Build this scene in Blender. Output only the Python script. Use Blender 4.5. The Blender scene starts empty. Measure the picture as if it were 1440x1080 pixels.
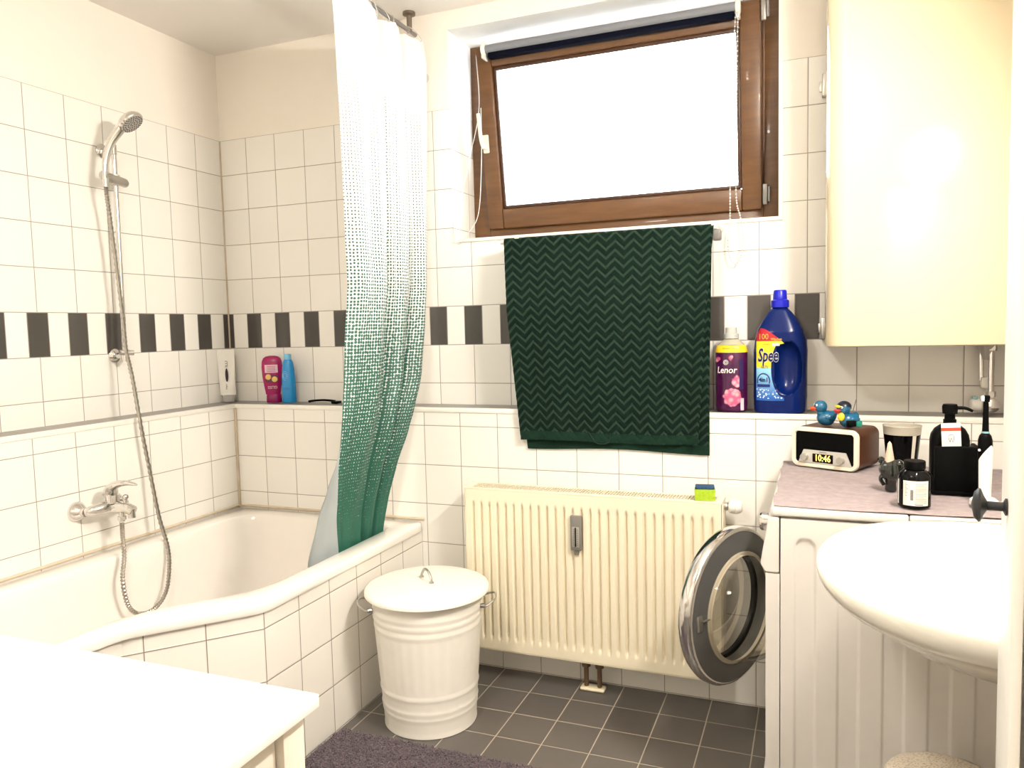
import bpy, bmesh, math, random
from mathutils import Vector, Matrix
random.seed(7)
C = bpy.context.scene.collection
PI = math.pi
# ------------------------------------------------------------------ materials
MATS = {}
def new_mat(name):
    m = bpy.data.materials.new(name); m.use_nodes = True
    nt = m.node_tree; nt.nodes.clear()
    out = nt.nodes.new('ShaderNodeOutputMaterial'); b = nt.nodes.new('ShaderNodeBsdfPrincipled')
    nt.links.new(b.outputs[0], out.inputs[0])
    return m, nt, b
def N(nt, t, **kw):
    n = nt.nodes.new(t)
    for k, v in kw.items(): setattr(n, k, v)
    return n
def math_(nt, op, a, b=None, c=None, clamp=False):
    n = nt.nodes.new('ShaderNodeMath'); n.operation = op; n.use_clamp = clamp
    for i, v in enumerate((a, b, c)):
        if v is None: continue
        if isinstance(v, (int, float)): n.inputs[i].default_value = v
        else: nt.links.new(v, n.inputs[i])
    return n.outputs[0]
def mixc(nt, f, a, b):
    n = nt.nodes.new('ShaderNodeMix'); n.data_type = 'RGBA'
    for i, v in ((0, f), (6, a), (7, b)):
        if isinstance(v, (int, float)): n.inputs[i].default_value = v
        elif isinstance(v, tuple): n.inputs[i].default_value = (*v, 1)
        else: nt.links.new(v, n.inputs[i])
    return n.outputs[2]
def maprange(nt, v, a, b, c, d):
    n = nt.nodes.new('ShaderNodeMapRange'); nt.links.new(v, n.inputs[0])
    for i, x in enumerate((a, b, c, d)): n.inputs[i+1].default_value = x
    return n.outputs[0]
def mat(name, col, rough=.5, metal=0, coat=0, noise=.04, nscale=30, bump=0, bscale=200, spec=.5, emit=None, trans=0, ior=1.45, sheen=0):
    if name in MATS: return MATS[name]
    m, nt, b = new_mat(name)
    tc = N(nt, 'ShaderNodeTexCoord')
    nz = N(nt, 'ShaderNodeTexNoise'); nz.inputs['Scale'].default_value = nscale; nz.inputs['Detail'].default_value = 3
    nt.links.new(tc.outputs['Object'], nz.inputs['Vector'])
    dark = tuple(max(0, c*(1-noise*2)) for c in col); lite = tuple(min(1, c*(1+noise)) for c in col)
    nt.links.new(mixc(nt, nz.outputs[0], dark, lite), b.inputs['Base Color'])
    b.inputs['Roughness'].default_value = rough; b.inputs['Metallic'].default_value = metal
    b.inputs['Coat Weight'].default_value = coat; b.inputs['Specular IOR Level'].default_value = spec
    b.inputs['Transmission Weight'].default_value = trans; b.inputs['IOR'].default_value = ior
    b.inputs['Sheen Weight'].default_value = sheen
    if emit: b.inputs['Emission Color'].default_value = (*emit[0], 1); b.inputs['Emission Strength'].default_value = emit[1]
    if bump:
        n2 = N(nt, 'ShaderNodeTexNoise'); n2.inputs['Scale'].default_value = bscale; n2.inputs['Detail'].default_value = 2
        nt.links.new(tc.outputs['Object'], n2.inputs['Vector'])
        bp = N(nt, 'ShaderNodeBump'); bp.inputs['Strength'].default_value = bump; bp.inputs['Distance'].default_value = .002
        nt.links.new(n2.outputs[0], bp.inputs['Height']); nt.links.new(bp.outputs[0], b.inputs['Normal'])
    MATS[name] = m
    return m
P = .152
def tile_mat(name, col, grout, band=False, line=.0017, pu=0.0, pv=.003, rough=.12, var=.03, fine=0):
    if name in MATS: return MATS[name]
    m, nt, b = new_mat(name)
    uv = N(nt, 'ShaderNodeUVMap'); sp = N(nt, 'ShaderNodeSeparateXYZ'); nt.links.new(uv.outputs[0], sp.inputs[0])
    u = math_(nt, 'DIVIDE', math_(nt, 'SUBTRACT', sp.outputs[0], pu), P)
    v = math_(nt, 'DIVIDE', math_(nt, 'SUBTRACT', sp.outputs[1], pv), P)
    def edge(x):
        f = math_(nt, 'FRACT', x); return math_(nt, 'MULTIPLY', math_(nt, 'MINIMUM', f, math_(nt, 'SUBTRACT', 1.0, f)), P)
    eu, ev = edge(u), edge(v)
    c = None
    if band:
        vv = sp.outputs[1]
        inb = math_(nt, 'MULTIPLY', math_(nt, 'GREATER_THAN', vv, .003+8*P), math_(nt, 'LESS_THAN', vv, .003+9*P))
        u2 = math_(nt, 'ADD', math_(nt, 'MULTIPLY', u, 2.0), .5)
        f2 = math_(nt, 'FRACT', u2)
        e2 = math_(nt, 'MULTIPLY', math_(nt, 'MINIMUM', f2, math_(nt, 'SUBTRACT', 1.0, f2)), P/2)
        eu = math_(nt, 'ADD', math_(nt, 'MULTIPLY', eu, math_(nt, 'SUBTRACT', 1.0, inb)), math_(nt, 'MULTIPLY', e2, inb))
        dark = math_(nt, 'MULTIPLY', inb, math_(nt, 'LESS_THAN', math_(nt, 'FRACT', math_(nt, 'ADD', u, .25)), .5))
    e = math_(nt, 'MINIMUM', eu, ev)
    mask = maprange(nt, e, line*.55, line, 1, 0)
    cell = N(nt, 'ShaderNodeCombineXYZ'); nt.links.new(math_(nt, 'FLOOR', u), cell.inputs[0]); nt.links.new(math_(nt, 'FLOOR', v), cell.inputs[1])
    wn = N(nt, 'ShaderNodeTexWhiteNoise'); wn.noise_dimensions = '2D'; nt.links.new(cell.outputs[0], wn.inputs['Vector'])
    c1 = tuple(x*(1-var) for x in col)
    base = mixc(nt, wn.outputs['Value'], c1, col)
    if fine:
        nz = N(nt, 'ShaderNodeTexNoise'); nz.inputs['Scale'].default_value = 25; nz.inputs['Detail'].default_value = 5
        nt.links.new(uv.outputs[0], nz.inputs['Vector'])
        base = mixc(nt, math_(nt, 'MULTIPLY', nz.outputs[0], fine), base, tuple(x*.6 for x in col))
    if band: base = mixc(nt, dark, base, (.078, .071, .064))
    nt.links.new(mixc(nt, mask, base, grout), b.inputs['Base Color'])
    nt.links.new(maprange(nt, mask, 0, 1, rough, .85), b.inputs['Roughness'])
    h = maprange(nt, e, line*.4, line*2.2, 0, 1)
    nz = N(nt, 'ShaderNodeTexNoise'); nz.inputs['Scale'].default_value = 9; nt.links.new(uv.outputs[0], nz.inputs['Vector'])
    h = math_(nt, 'ADD', h, math_(nt, 'MULTIPLY', nz.outputs[0], .25))
    bp = N(nt, 'ShaderNodeBump'); bp.inputs['Strength'].default_value = .6; bp.inputs['Distance'].default_value = .0012
    nt.links.new(h, bp.inputs['Height']); nt.links.new(bp.outputs[0], b.inputs['Normal'])
    MATS[name] = m
    return m
TILE = tile_mat('white_tile', (.85, .83, .78), (.30, .27, .24))
TILEB = tile_mat('white_tile_band', (.85, .83, .78), (.30, .27, .24), band=True)
FLOORT = tile_mat('floor_tile', (.120, .108, .098), (.42, .37, .29), pu=.009, pv=.0, rough=.35, var=.12, fine=.35, line=.002)
LEDGET = tile_mat('ledge_tile', (.20, .185, .165), (.42, .38, .32), pu=.007, pv=-.002, rough=.3, var=.1, fine=.3)
PAINT = mat('wall_paint', (.85, .80, .73), .85, noise=.015, nscale=4, bump=.15, bscale=120)
CEILM = mat('ceiling_paint', (.82, .79, .75), .9, noise=.02, nscale=3, bump=.15, bscale=120)
REVEAL = mat('reveal_plaster', (.86, .87, .86), .8, noise=.02, nscale=20, bump=.3, bscale=150)
TRIMW = mat('white_trim', (.85, .83, .77), .3)
CAULK = mat('caulk', (.60, .50, .38), .7, noise=.15, nscale=18)
ENAMEL = mat('tub_enamel', (.86, .82, .77), .10, coat=.6, noise=.01)
CERAMIC = mat('ceramic', (.86, .83, .74), .08, coat=.6, noise=.01)
CHROME = mat('chrome', (.72, .70, .68), .12, metal=1, noise=.03)
BRUSHED = mat('brushed_steel', (.55, .53, .50), .35, metal=1, noise=.08)
BLACKP = mat('black_plastic', (.002, .002, .002), .4, spec=.07)
BLACKG = mat('black_gloss', (.002, .002, .0025), .08, coat=.1, spec=.12)
WHITEP = mat('white_plastic', (.82, .80, .74), .3)
WHITEL = mat('white_lacquer', (.83, .80, .74), .35)
RADM = mat('radiator_enamel', (.82, .75, .58), .35, noise=.03, nscale=6)
WASHM = mat('washer_white', (.70, .665, .62), .35, noise=.02)
BOILM = mat('boiler_enamel', (.66, .57, .39), .13, coat=.5, noise=.015, nscale=3)
GREYP = mat('grey_plastic', (.16, .15, .14), .4)
# wood
def wood():
    m, nt, b = new_mat('brown_wood')
    tc = N(nt, 'ShaderNodeTexCoord'); mp = N(nt, 'ShaderNodeMapping'); mp.inputs['Scale'].default_value = (1.2, 8, 8)
    nt.links.new(tc.outputs['Object'], mp.inputs[0])
    nz = N(nt, 'ShaderNodeTexNoise'); nz.inputs['Scale'].default_value = 6; nz.inputs['Detail'].default_value = 8; nz.inputs['Distortion'].default_value = .6
    nt.links.new(mp.outputs[0], nz.inputs['Vector'])
    n2 = N(nt, 'ShaderNodeTexNoise'); n2.inputs['Scale'].default_value = 90; n2.inputs['Detail'].default_value = 3
    nt.links.new(mp.outputs[0], n2.inputs['Vector'])
    c = mixc(nt, nz.outputs[0], (.075, .027, .007), (.20, .090, .024))
    c = mixc(nt, math_(nt, 'MULTIPLY', n2.outputs[0], .35), c, (.05, .017, .006))
    nt.links.new(c, b.inputs['Base Color']); b.inputs['Roughness'].default_value = .38; b.inputs['Coat Weight'].default_value = .15
    return m
WOOD = wood()
def glass(name, col=(1, 1, 1), gloss=.08, rough=.02):
    m = bpy.data.materials.new(name); m.use_nodes = True; nt = m.node_tree; nt.nodes.clear()
    o = N(nt, 'ShaderNodeOutputMaterial'); t = N(nt, 'ShaderNodeBsdfTransparent'); g = N(nt, 'ShaderNodeBsdfGlossy'); mx = N(nt, 'ShaderNodeMixShader')
    t.inputs[0].default_value = (*col, 1); g.inputs['Roughness'].default_value = rough
    fr = N(nt, 'ShaderNodeFresnel'); fr.inputs[0].default_value = 1.45
    nt.links.new(math_(nt, 'MULTIPLY', fr.outputs[0], gloss*10, clamp=True), mx.inputs[0])
    nt.links.new(t.outputs[0], mx.inputs[1]); nt.links.new(g.outputs[0], mx.inputs[2]); nt.links.new(mx.outputs[0], o.inputs[0])
    return m
PANE = glass('window_glass', (.97, .98, .98), .06)
CLEAR = glass('clear_plastic', (.80, .82, .82), .15)
BOWLG = glass('door_glass', (.95, .94, .91), .045, .02)
# ------------------------------------------------------------------ object helpers
MW = {}
def link(o, parent, mw):
    C.objects.link(o)
    if parent is not None:
        o.parent = parent
    MW[o.name] = mw
def tag(o, label=None, cat=None, group=None, kind=None):
    if label: o['label'] = label
    if cat: o['category'] = cat
    if group: o['group'] = group
    if kind: o['kind'] = kind
    return o
def thing(name, label, cat, loc=(0, 0, 0), rz=0, group=None, kind=None):
    o = bpy.data.objects.new(name, None); o.empty_display_size = .05
    o.location = loc; o.rotation_euler = (0, 0, rz)
    link(o, None, Matrix.Translation(loc) @ Matrix.Rotation(rz, 4, 'Z'))
    return tag(o, label, cat, group, kind)
def obj(name, bm, m, parent=None, local=False, loc=None, smooth=True, ang=35, label=None):
    """bm in world coordinates (or local to the parent when local=True)."""
    me = bpy.data.meshes.new(name)
    if parent is not None: mw = MW[parent.name]
    else: mw = Matrix.Translation(loc or (0, 0, 0))
    if not local: bm.transform(mw.inverted())
    bm.normal_update()
    bm.to_mesh(me); bm.free()
    for x in (m if isinstance(m, (list, tuple)) else [m]): me.materials.append(x)
    if smooth:
        me.shade_smooth(); me.set_sharp_from_angle(angle=math.radians(ang))
    o = bpy.data.objects.new(name, me)
    if parent is None: o.location = loc or (0, 0, 0)
    link(o, parent, mw)
    if label: o['label'] = label
    return o
def B(): return bmesh.new()
def box(bm, x0, x1, y0, y1, z0, z1, bev=0, seg=2, mi=0, M=None):
    r = bmesh.ops.create_cube(bm, size=1)
    vs = r['verts']
    for v in vs: v.co = Vector(((x0+x1)/2+v.co.x*(x1-x0), (y0+y1)/2+v.co.y*(y1-y0), (z0+z1)/2+v.co.z*(z1-z0)))
    fs = set(f for v in vs for f in v.link_faces)
    if bev:
        es = list(set(e for v in vs for e in v.link_edges))
        rr = bmesh.ops.bevel(bm, geom=es, offset=bev, segments=seg, affect='EDGES', profile=.5)
        vs = set(v for f in rr['faces'] for v in f.verts) | set(v for v in vs if v.is_valid)
        fs = set(f for v in vs for f in v.link_faces)
    for f in fs: f.material_index = mi
    if M is not None:
        for v in vs: v.co = M @ v.co
    return vs
def lathe(bm, prof, n=32, M=None, a0=0, a1=2*PI, mi=0):
    """prof: list of (r, z) revolved about Z."""
    full = abs(a1-a0-2*PI) < 1e-6
    rings = []
    for r, z in prof:
        if r < 1e-6 and full:
            rings.append([bm.verts.new((0, 0, z))]); continue
        rings.append([bm.verts.new((r*math.cos(a0+(a1-a0)*i/n), r*math.sin(a0+(a1-a0)*i/n), z)) for i in range(n if full else n+1)])
    for a, b in zip(rings, rings[1:]):
        k = n if full else n
        for i in range(k):
            j = (i+1) % n if full else i+1
            try:
                if len(a) == 1 and len(b) == 1: continue
                if len(a) == 1: f = bm.faces.new((a[0], b[j], b[i]))
                elif len(b) == 1: f = bm.faces.new((a[i], a[j], b[0]))
                else: f = bm.faces.new((a[i], a[j], b[j], b[i]))
                f.material_index = mi
            except ValueError: pass
    vs = [v for r in rings for v in r]
    if M is not None:
        for v in vs: v.co = M @ v.co
    return vs
def cr(pts, n=8):
    """Catmull-Rom through pts."""
    p = [Vector(x) for x in pts]; p = [p[0]*2-p[1]]+p+[p[-1]*2-p[-2]]; out = []
    for i in range(1, len(p)-2):
        for k in range(n):
            t = k/n
            out.append(.5*((2*p[i])+(-p[i-1]+p[i+1])*t+(2*p[i-1]-5*p[i]+4*p[i+1]-p[i+2])*t*t+(-p[i-1]+3*p[i]-3*p[i+1]+p[i+2])*t**3))
    out.append(p[-2]); return out
def tube(bm, pts, r, n=12, cap=True, mi=0, sy=1.0):
    pts = [Vector(p) for p in pts]; rings = []
    rf = r if callable(r) else (lambda t: r)
    t0 = (pts[1]-pts[0]).normalized()
    up = Vector((0, 0, 1)) if abs(t0.z) < .9 else Vector((1, 0, 0))
    nrm = (up-t0*up.dot(t0)).normalized(); L = len(pts)
    for i, p in enumerate(pts):
        t = (pts[min(i+1, L-1)]-pts[max(i-1, 0)]).normalized()
        nrm = (nrm-t*nrm.dot(t)).normalized(); bi = t.cross(nrm); rr = rf(i/(L-1))
        rings.append([bm.verts.new(p+(nrm*math.cos(2*PI*k/n)*sy+bi*math.sin(2*PI*k/n))*rr) for k in range(n)])
    for a, b in zip(rings, rings[1:]):
        for k in range(n):
            f = bm.faces.new((a[k], a[(k+1) % n], b[(k+1) % n], b[k])); f.material_index = mi
    if cap:
        bm.faces.new(rings[0][::-1]).material_index = mi; bm.faces.new(rings[-1]).material_index = mi
    return [v for r_ in rings for v in r_]
def sphere(bm, c, r, n=16, m=10, sc=(1, 1, 1), mi=0, M=None):
    prof = [(r*math.sin(PI*i/m), -r*math.cos(PI*i/m)) for i in range(m+1)]
    vs = lathe(bm, prof, n, mi=mi)
    for v in vs:
        v.co = Vector((v.co.x*sc[0]+c[0], v.co.y*sc[1]+c[1], v.co.z*sc[2]+c[2]))
        if M is not None: v.co = M @ v.co
    return vs
def prism(bm, poly, y0, y1, axis='Y', mi=0):
    """poly 2D extruded along axis. Y: poly=(x,z); Z: poly=(x,y); X: poly=(y,z)"""
    def mk(a, b, t): return {'Y': (a, t, b), 'Z': (a, b, t), 'X': (t, a, b)}[axis]
    a = [bm.verts.new(mk(p[0], p[1], y0)) for p in poly]; b = [bm.verts.new(mk(p[0], p[1], y1)) for p in poly]
    n = len(poly)
    fs = [bm.faces.new(a[::-1]), bm.faces.new(b)]+[bm.faces.new((a[i], a[(i+1) % n], b[(i+1) % n], b[i])) for i in range(n)]
    for f in fs: f.material_index = mi
    bmesh.ops.recalc_face_normals(bm, faces=fs)
    return a+b
def grid(bm, nu, nv, fn, mi=0, uvfn=None, closeu=False):
    """fn(i/nu, j/nv) -> point"""
    vs = [[bm.verts.new(fn(i/nu, j/nv)) for j in range(nv+1)] for i in range(nu+1)]
    uvl = bm.loops.layers.uv.verify() if uvfn else None
    for i in range(nu):
        for j in range(nv):
            f = bm.faces.new((vs[i][j], vs[i+1][j], vs[i+1][j+1], vs[i][j+1])); f.material_index = mi
            if uvfn:
                for l, (a, b) in zip(f.loops, ((i, j), (i+1, j), (i+1, j+1), (i, j+1))): l[uvl].uv = uvfn(a/nu, b/nv)
    return vs
def quad(bm, pts, uvs=None, mi=0):
    f = bm.faces.new([bm.verts.new(p) for p in pts]); f.material_index = mi
    if uvs:
        uvl = bm.loops.layers.uv.verify()
        for l, u in zip(f.loops, uvs): l[uvl].uv = u
    return f
def rrect(cx, cy, w, h, r, n=6):
    out = []
    for (sx, sy, a) in ((1, 1, 0), (-1, 1, 90), (-1, -1, 180), (1, -1, 270)):
        for k in range(n+1):
            t = math.radians(a+90*k/n); out.append((cx+sx*(w/2-r)+r*math.cos(t), cy+sy*(h/2-r)+r*math.sin(t)))
    return out
def text_bm(body, size, ext=.0003, align='CENTER', bold=0.0, shear=0.0):
    cu = bpy.data.curves.new('lettering', 'FONT'); cu.body = body; cu.size = size; cu.extrude = ext; cu.offset = bold; cu.shear = shear
    cu.align_x = align; cu.align_y = 'CENTER'; cu.resolution_u = 2
    o = bpy.data.objects.new('lettering', cu); C.objects.link(o)
    dg = bpy.context.evaluated_depsgraph_get(); me = o.evaluated_get(dg).to_mesh()
    bm = bmesh.new(); bm.from_mesh(me); o.evaluated_get(dg).to_mesh_clear()
    bpy.data.objects.remove(o); bpy.data.curves.remove(cu)
    return bm
def mapped(bm, fn):
    for v in bm.verts: v.co = Vector(fn(v.co.x, v.co.y, v.co.z))
    return bm
def merge(a, b):
    me = bpy.data.meshes.new('tmp'); b.to_mesh(me); b.free(); a.from_mesh(me); bpy.data.meshes.remove(me)
def RX(a): return Matrix.Rotation(a, 4, 'X')
def RY(a): return Matrix.Rotation(a, 4, 'Y')
def RZ(a): return Matrix.Rotation(a, 4, 'Z')
def T(*p): return Matrix.Translation(p)
def align_z(d): return Vector((0, 0, 1)).rotation_difference(Vector(d)).to_matrix().to_4x4()

# ------------------------------------------------------------------ room dimensions
XL, XR, YB, YF, ZC, D, LZ = 0.0, 2.86, 0.0, -3.3, 2.497, .147, .985
DL = .142
WX0, WX1, WZ0, WZ1, WY = .987, 2.190, 1.622, 2.425, .345
TT = .003+14*P   # top of tiling
def struct(o): o['kind'] = 'structure'; return o
# floor
b = B(); quad(b, [(-.3, YF, 0), (XR+.1, YF, 0), (XR+.1, .4, 0), (-.3, .4, 0)], [(-.3, YF), (XR+.1, YF), (XR+.1, .4), (-.3, .4)])
struct(obj('floor', b, FLOORT, smooth=False))
b = B(); quad(b, [(-.3, YF-.1, ZC), (-.3, .5, ZC), (XR+.1, .5, ZC), (XR+.1, YF-.1, ZC)])
struct(obj('ceiling', b, CEILM, smooth=False))
# back wall: upper face with window hole, reveal, lower boxed-out wall, ledge
b = B()
def wq(x0, x1, z0, z1, mi, y=D): quad(b, [(x0, y, z0), (x1, y, z0), (x1, y, z1), (x0, y, z1)], [(x0, z0), (x1, z0), (x1, z1), (x0, z1)], mi)
x0, x1 = -DL, XR+.05
wq(x0, WX0, LZ-.03, TT, 1); wq(x0, WX0, TT, ZC, 2); wq(WX1, x1, LZ-.03, TT, 1); wq(WX1, x1, TT, ZC, 2)
wq(WX0, WX1, LZ-.03, WZ0, 1); wq(WX0, WX1, WZ1, ZC, 2)
wq(0, x1, 0, .980, 0, YB)
RD = .46
quad(b, [(WX0, RD, WZ0), (WX0, D, WZ0), (WX0, D, TT), (WX0, RD, TT)], [(RD, WZ0), (D, WZ0), (D, TT), (RD, TT)], 0)
quad(b, [(WX0, RD, TT), (WX0, D, TT), (WX0, D, WZ1), (WX0, RD, WZ1)], None, 3)
quad(b, [(WX1, D, WZ0), (WX1, RD, WZ0), (WX1, RD, TT), (WX1, D, TT)], [(D, WZ0), (RD, WZ0), (RD, TT), (D, TT)], 0)
quad(b, [(WX1, D, TT), (WX1, RD, TT), (WX1, RD, WZ1), (WX1, D, WZ1)], None, 3)
quad(b, [(WX0, D, WZ1), (WX1, D, WZ1), (WX1, RD, WZ1), (WX0, RD, WZ1)], None, 3)
quad(b, [(WX0, RD, WZ0), (WX1, RD, WZ0), (WX1, D, WZ0), (WX0, D, WZ0)], [(WX0, RD), (WX1, RD), (WX1, D), (WX0, D)], 0)
quad(b, [(-.005, 0, LZ-.002), (x1, 0, LZ-.002), (x1, D, LZ-.002), (-.005, D, LZ-.002)], [(-.005, 0), (x1, 0), (x1, D), (-.005, D)], 4)
# outer side of the wall (weather side), so daylight only enters by the window
for (a0, a1, c0, c1) in ((x0-.2, WX0, 0, 2.7), (WX1, x1+.2, 0, 2.7), (WX0, WX1, 0, WZ0), (WX0, WX1, WZ1, 2.7)):
    quad(b, [(a0, RD, c0), (a1, RD, c0), (a1, RD, c1), (a0, RD, c1)], None, 2)
struct(obj('wall_back', b, [TILE, TILEB, PAINT, REVEAL, LEDGET], smooth=False))
b = B()
def lq(x, y0, y1, z0, z1, mi): quad(b, [(x, y0, z0), (x, y1, z0), (x, y1, z1), (x, y0, z1)], [(y0, z0), (y1, z0), (y1, z1), (y0, z1)], mi)
lq(-DL, YF, D, LZ-.03, TT, 1); lq(-DL, YF, D, TT, ZC, 2); lq(0, YF, 0, 0, .980, 0)
quad(b, [(-DL, YF, LZ-.002), (0, YF, LZ-.002), (0, D, LZ-.002), (-DL, D, LZ-.002)], [(-DL, YF), (0, YF), (0, D), (-DL, D)], 3)
struct(obj('wall_left', b, [TILE, TILEB, PAINT, LEDGET], smooth=False))
b = B(); quad(b, [(XR, YF, 0), (XR, .4, 0), (XR, .4, ZC), (XR, YF, ZC)]); struct(obj('wall_right', b, PAINT, smooth=False))
b = B(); quad(b, [(-.3, YF, 0), (-.3, YF, ZC), (XR+.1, YF, ZC), (XR+.1, YF, 0)]); struct(obj('wall_front', b, PAINT, smooth=False))
# trims
b = B(); box(b, 0, XR, -.004, .012, .966, LZ, .004); struct(obj('trim_1', b, TRIMW))
b = B(); box(b, -.012, .004, YF, .004, .966, LZ, .004); struct(obj('trim_2', b, TRIMW))
b = B(); box(b, .0, .010, -.010, .0, .54, .966, .003); box(b, -DL, -DL+.006, D-.006, D, LZ, TT, .002)
struct(obj('trim_3', b, CAULK))
b = B(); box(b, WX0, WX1+.014, D-.006, D+.012, WZ0-.006, WZ0+.008, .003); box(b, WX1, WX1+.014, D-.006, D+.012, WZ0, TT, .003)
struct(obj('trim_4', b, TRIMW))
b = B(); tube(b, [(0.012, -.0, .548), (.90, -.0, .548)], .006, 8); tube(b, [(0.0, -.0, .548), (.0, -1.7, .548)], .006, 8)
struct(obj('trim_5', b, mat('beige_caulk', (.66, .56, .42), .6, noise=.1)))

# ------------------------------------------------------------------ bathtub and its tiled apron
out_poly = [(.004, -.003), (.900, -.004), (.893, -.915), (.664, -1.184), (.640, -1.33), (.62, -1.70), (.004, -1.70)]
in_poly = [(.105, -.075), (.815, -.075), (.812, -.835), (.596, -1.100), (.575, -1.36), (.555, -1.62), (.105, -1.62)]
def round_poly(poly, r, n=6):
    out = []; L = len(poly)
    for i in range(L):
        p = Vector(poly[i]); a = Vector(poly[i-1]); c = Vector(poly[(i+1) % L]); rr = r[i] if isinstance(r, list) else r
        da = (a-p); dc = (c-p); k = min(rr, da.length*.45, dc.length*.45)
        s = p+da.normalized()*k; e = p+dc.normalized()*k
        for j in range(n+1):
            t = j/n; out.append((1-t)**2*s+2*t*(1-t)*p+t*t*e)
    return out
def radial(poly, c, n):
    out = []; L = len(poly)
    for k in range(n):
        a = 2*PI*k/n; d = Vector((math.cos(a), math.sin(a))); best = None
        for i in range(L):
            p = poly[i]-c; q = poly[(i+1) % L]-c; e = q-p; den = d.x*e.y-d.y*e.x
            if abs(den) < 1e-12: continue
            t = (p.x*e.y-p.y*e.x)/den; s = (p.x*d.y-p.y*d.x)/den
            if t > 0 and -1e-6 <= s <= 1+1e-6: best = t if best is None else min(best, t)
        out.append(best or .1)
    return out
cc = Vector((.40, -.80)); NR = 240
ro = radial(round_poly(out_poly, [.004, .012, .03, .03, .03, .02, .004], 6), cc, NR); ri = radial(round_poly(in_poly, [.16, .10, .10, .12, .1, .12, .16], 8), cc, NR)
def ring(bm, rad, z, off=0, sc=1.0, c2=None):
    c2 = c2 or cc
    return [bm.verts.new((c2.x+(rad[k]*sc+off)*math.cos(2*PI*k/NR), c2.y+(rad[k]*sc+off)*math.sin(2*PI*k/NR), z)) for k in range(NR)]
b = B()
rings = [ring(b, ro, .507, -.012), ring(b, ro, .507, -.002), ring(b, ro, .512, 0), ring(b, ro, .532, 0), ring(b, ro, .538, -.003), ring(b, ro, .5405, -.009),
         ring(b, ri, .5405, .012), ring(b, ri, .538, .004), ring(b, ri, .530, -.003), ring(b, ri, .50, -.010), ring(b, ri, .40, -.025), ring(b, ri, .28, -.045),
         ring(b, ri, .19, -.07), ring(b, ri, .14, -.10), ring(b, ri, .12, -.15), ring(b, ri, .112, -.0, .4), ]
for a, c in zip(rings, rings[1:]):
    for k in range(NR): b.faces.new((a[k], a[(k+1) % NR], c[(k+1) % NR], c[k]))
b.faces.new(rings[-1])
bmesh.ops.recalc_face_normals(b, faces=b.faces[:])
tub = thing('bathtub', 'white corner-cut built-in bathtub along the left wall', 'bathtub', (.45, -.85, .1))
obj('tub_basin', b, ENAMEL, tub, ang=60)
b = B()
ap = [(.888, 0), (.882, -.912), (.650, -1.180), (.628, -1.335), (.608, -1.70)]
s = 0
for i in range(len(ap)-1):
    p, q = Vector(ap[i]), Vector(ap[i+1]); L = (q-p).length
    u0 = 0 if i < 2 else .045
    quad(b, [(p.x, p.y, 0), (q.x, q.y, 0), (q.x, q.y, .507), (p.x, p.y, .507)], [(u0, 0), (u0+L, 0), (u0+L, .507), (u0, .507)])
quad(b, [(.608, -1.70, 0), (.004, -1.70, 0), (.004, -1.70, .54), (.608, -1.70, .507)], [(0, 0), (.608, 0), (.608, .54), (0, .507)])
bmesh.ops.recalc_face_normals(b, faces=b.faces[:])
obj('tiled_panel', b, tile_mat('apron_tile', (.82, .79, .73), (.22, .18, .15)), tub, smooth=False, label='white tiled side panel')
b = B(); lathe(b, [(0, .118), (.03, .117), (.034, .112)], 24, T(.40, -1.35, 0)); obj('drain_cover', b, CHROME, tub)

# ------------------------------------------------------------------ bath mixer tap
t = thing('bath_mixer_tap', 'chrome bath mixer tap with lever on the left tiled wall', 'tap', (0, -.70, .70))
for y in (-.776, -.626):
    b = B(); lathe(b, [(0, 0), (.034, 0), (.034, .004), (.026, .018), (.016, .028), (.014, .03), (.014, .045), (.0, .045)], 28, T(.0005, y, .70) @ RY(PI/2)); obj('wall_rosette', b, CHROME, t)
b = B()
tube(b, cr([(.044, -.776, .70), (.058, -.765, .703), (.068, -.735, .706), (.070, -.70, .708), (.068, -.665, .706), (.058, -.637, .703), (.044, -.626, .70)], 6), lambda u: .013+.009*math.sin(PI*u), 16)
tube(b, cr([(.065, -.70, .705), (.10, -.695, .704), (.135, -.690, .700), (.158, -.686, .692)], 6), lambda u: .021-.004*u, 18)
tube(b, [(.150, -.687, .694), (.151, -.687, .668)], .012, 16)
tube(b, [(.078, -.70, .72), (.080, -.70, .748)], .024, 20)
obj('tap_body', b, CHROME, t)
b = B(); tube(b, [(.112, -.694, .695), (.112, -.694, .655)], .010, 14); tube(b, [(.112, -.694, .672), (.112, -.694, .660)], .014, 6); obj('hose_outlet', b, CHROME, t)
b = B(); tube(b, cr([(.125, -.690, .716), (.126, -.688, .734)], 3), .006, 10); sphere(b, (.127, -.687, .738), .010); obj('diverter_knob', b, CHROME, t)
b = B()
tube(b, cr([(.070, -.70, .745), (.076, -.698, .768), (.10, -.692, .782), (.135, -.684, .786), (.168, -.676, .780)], 6), lambda u: .022*(1-u)**.7+.006, 14, sy=.6); obj('lever', b, CHROME, t)

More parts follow.
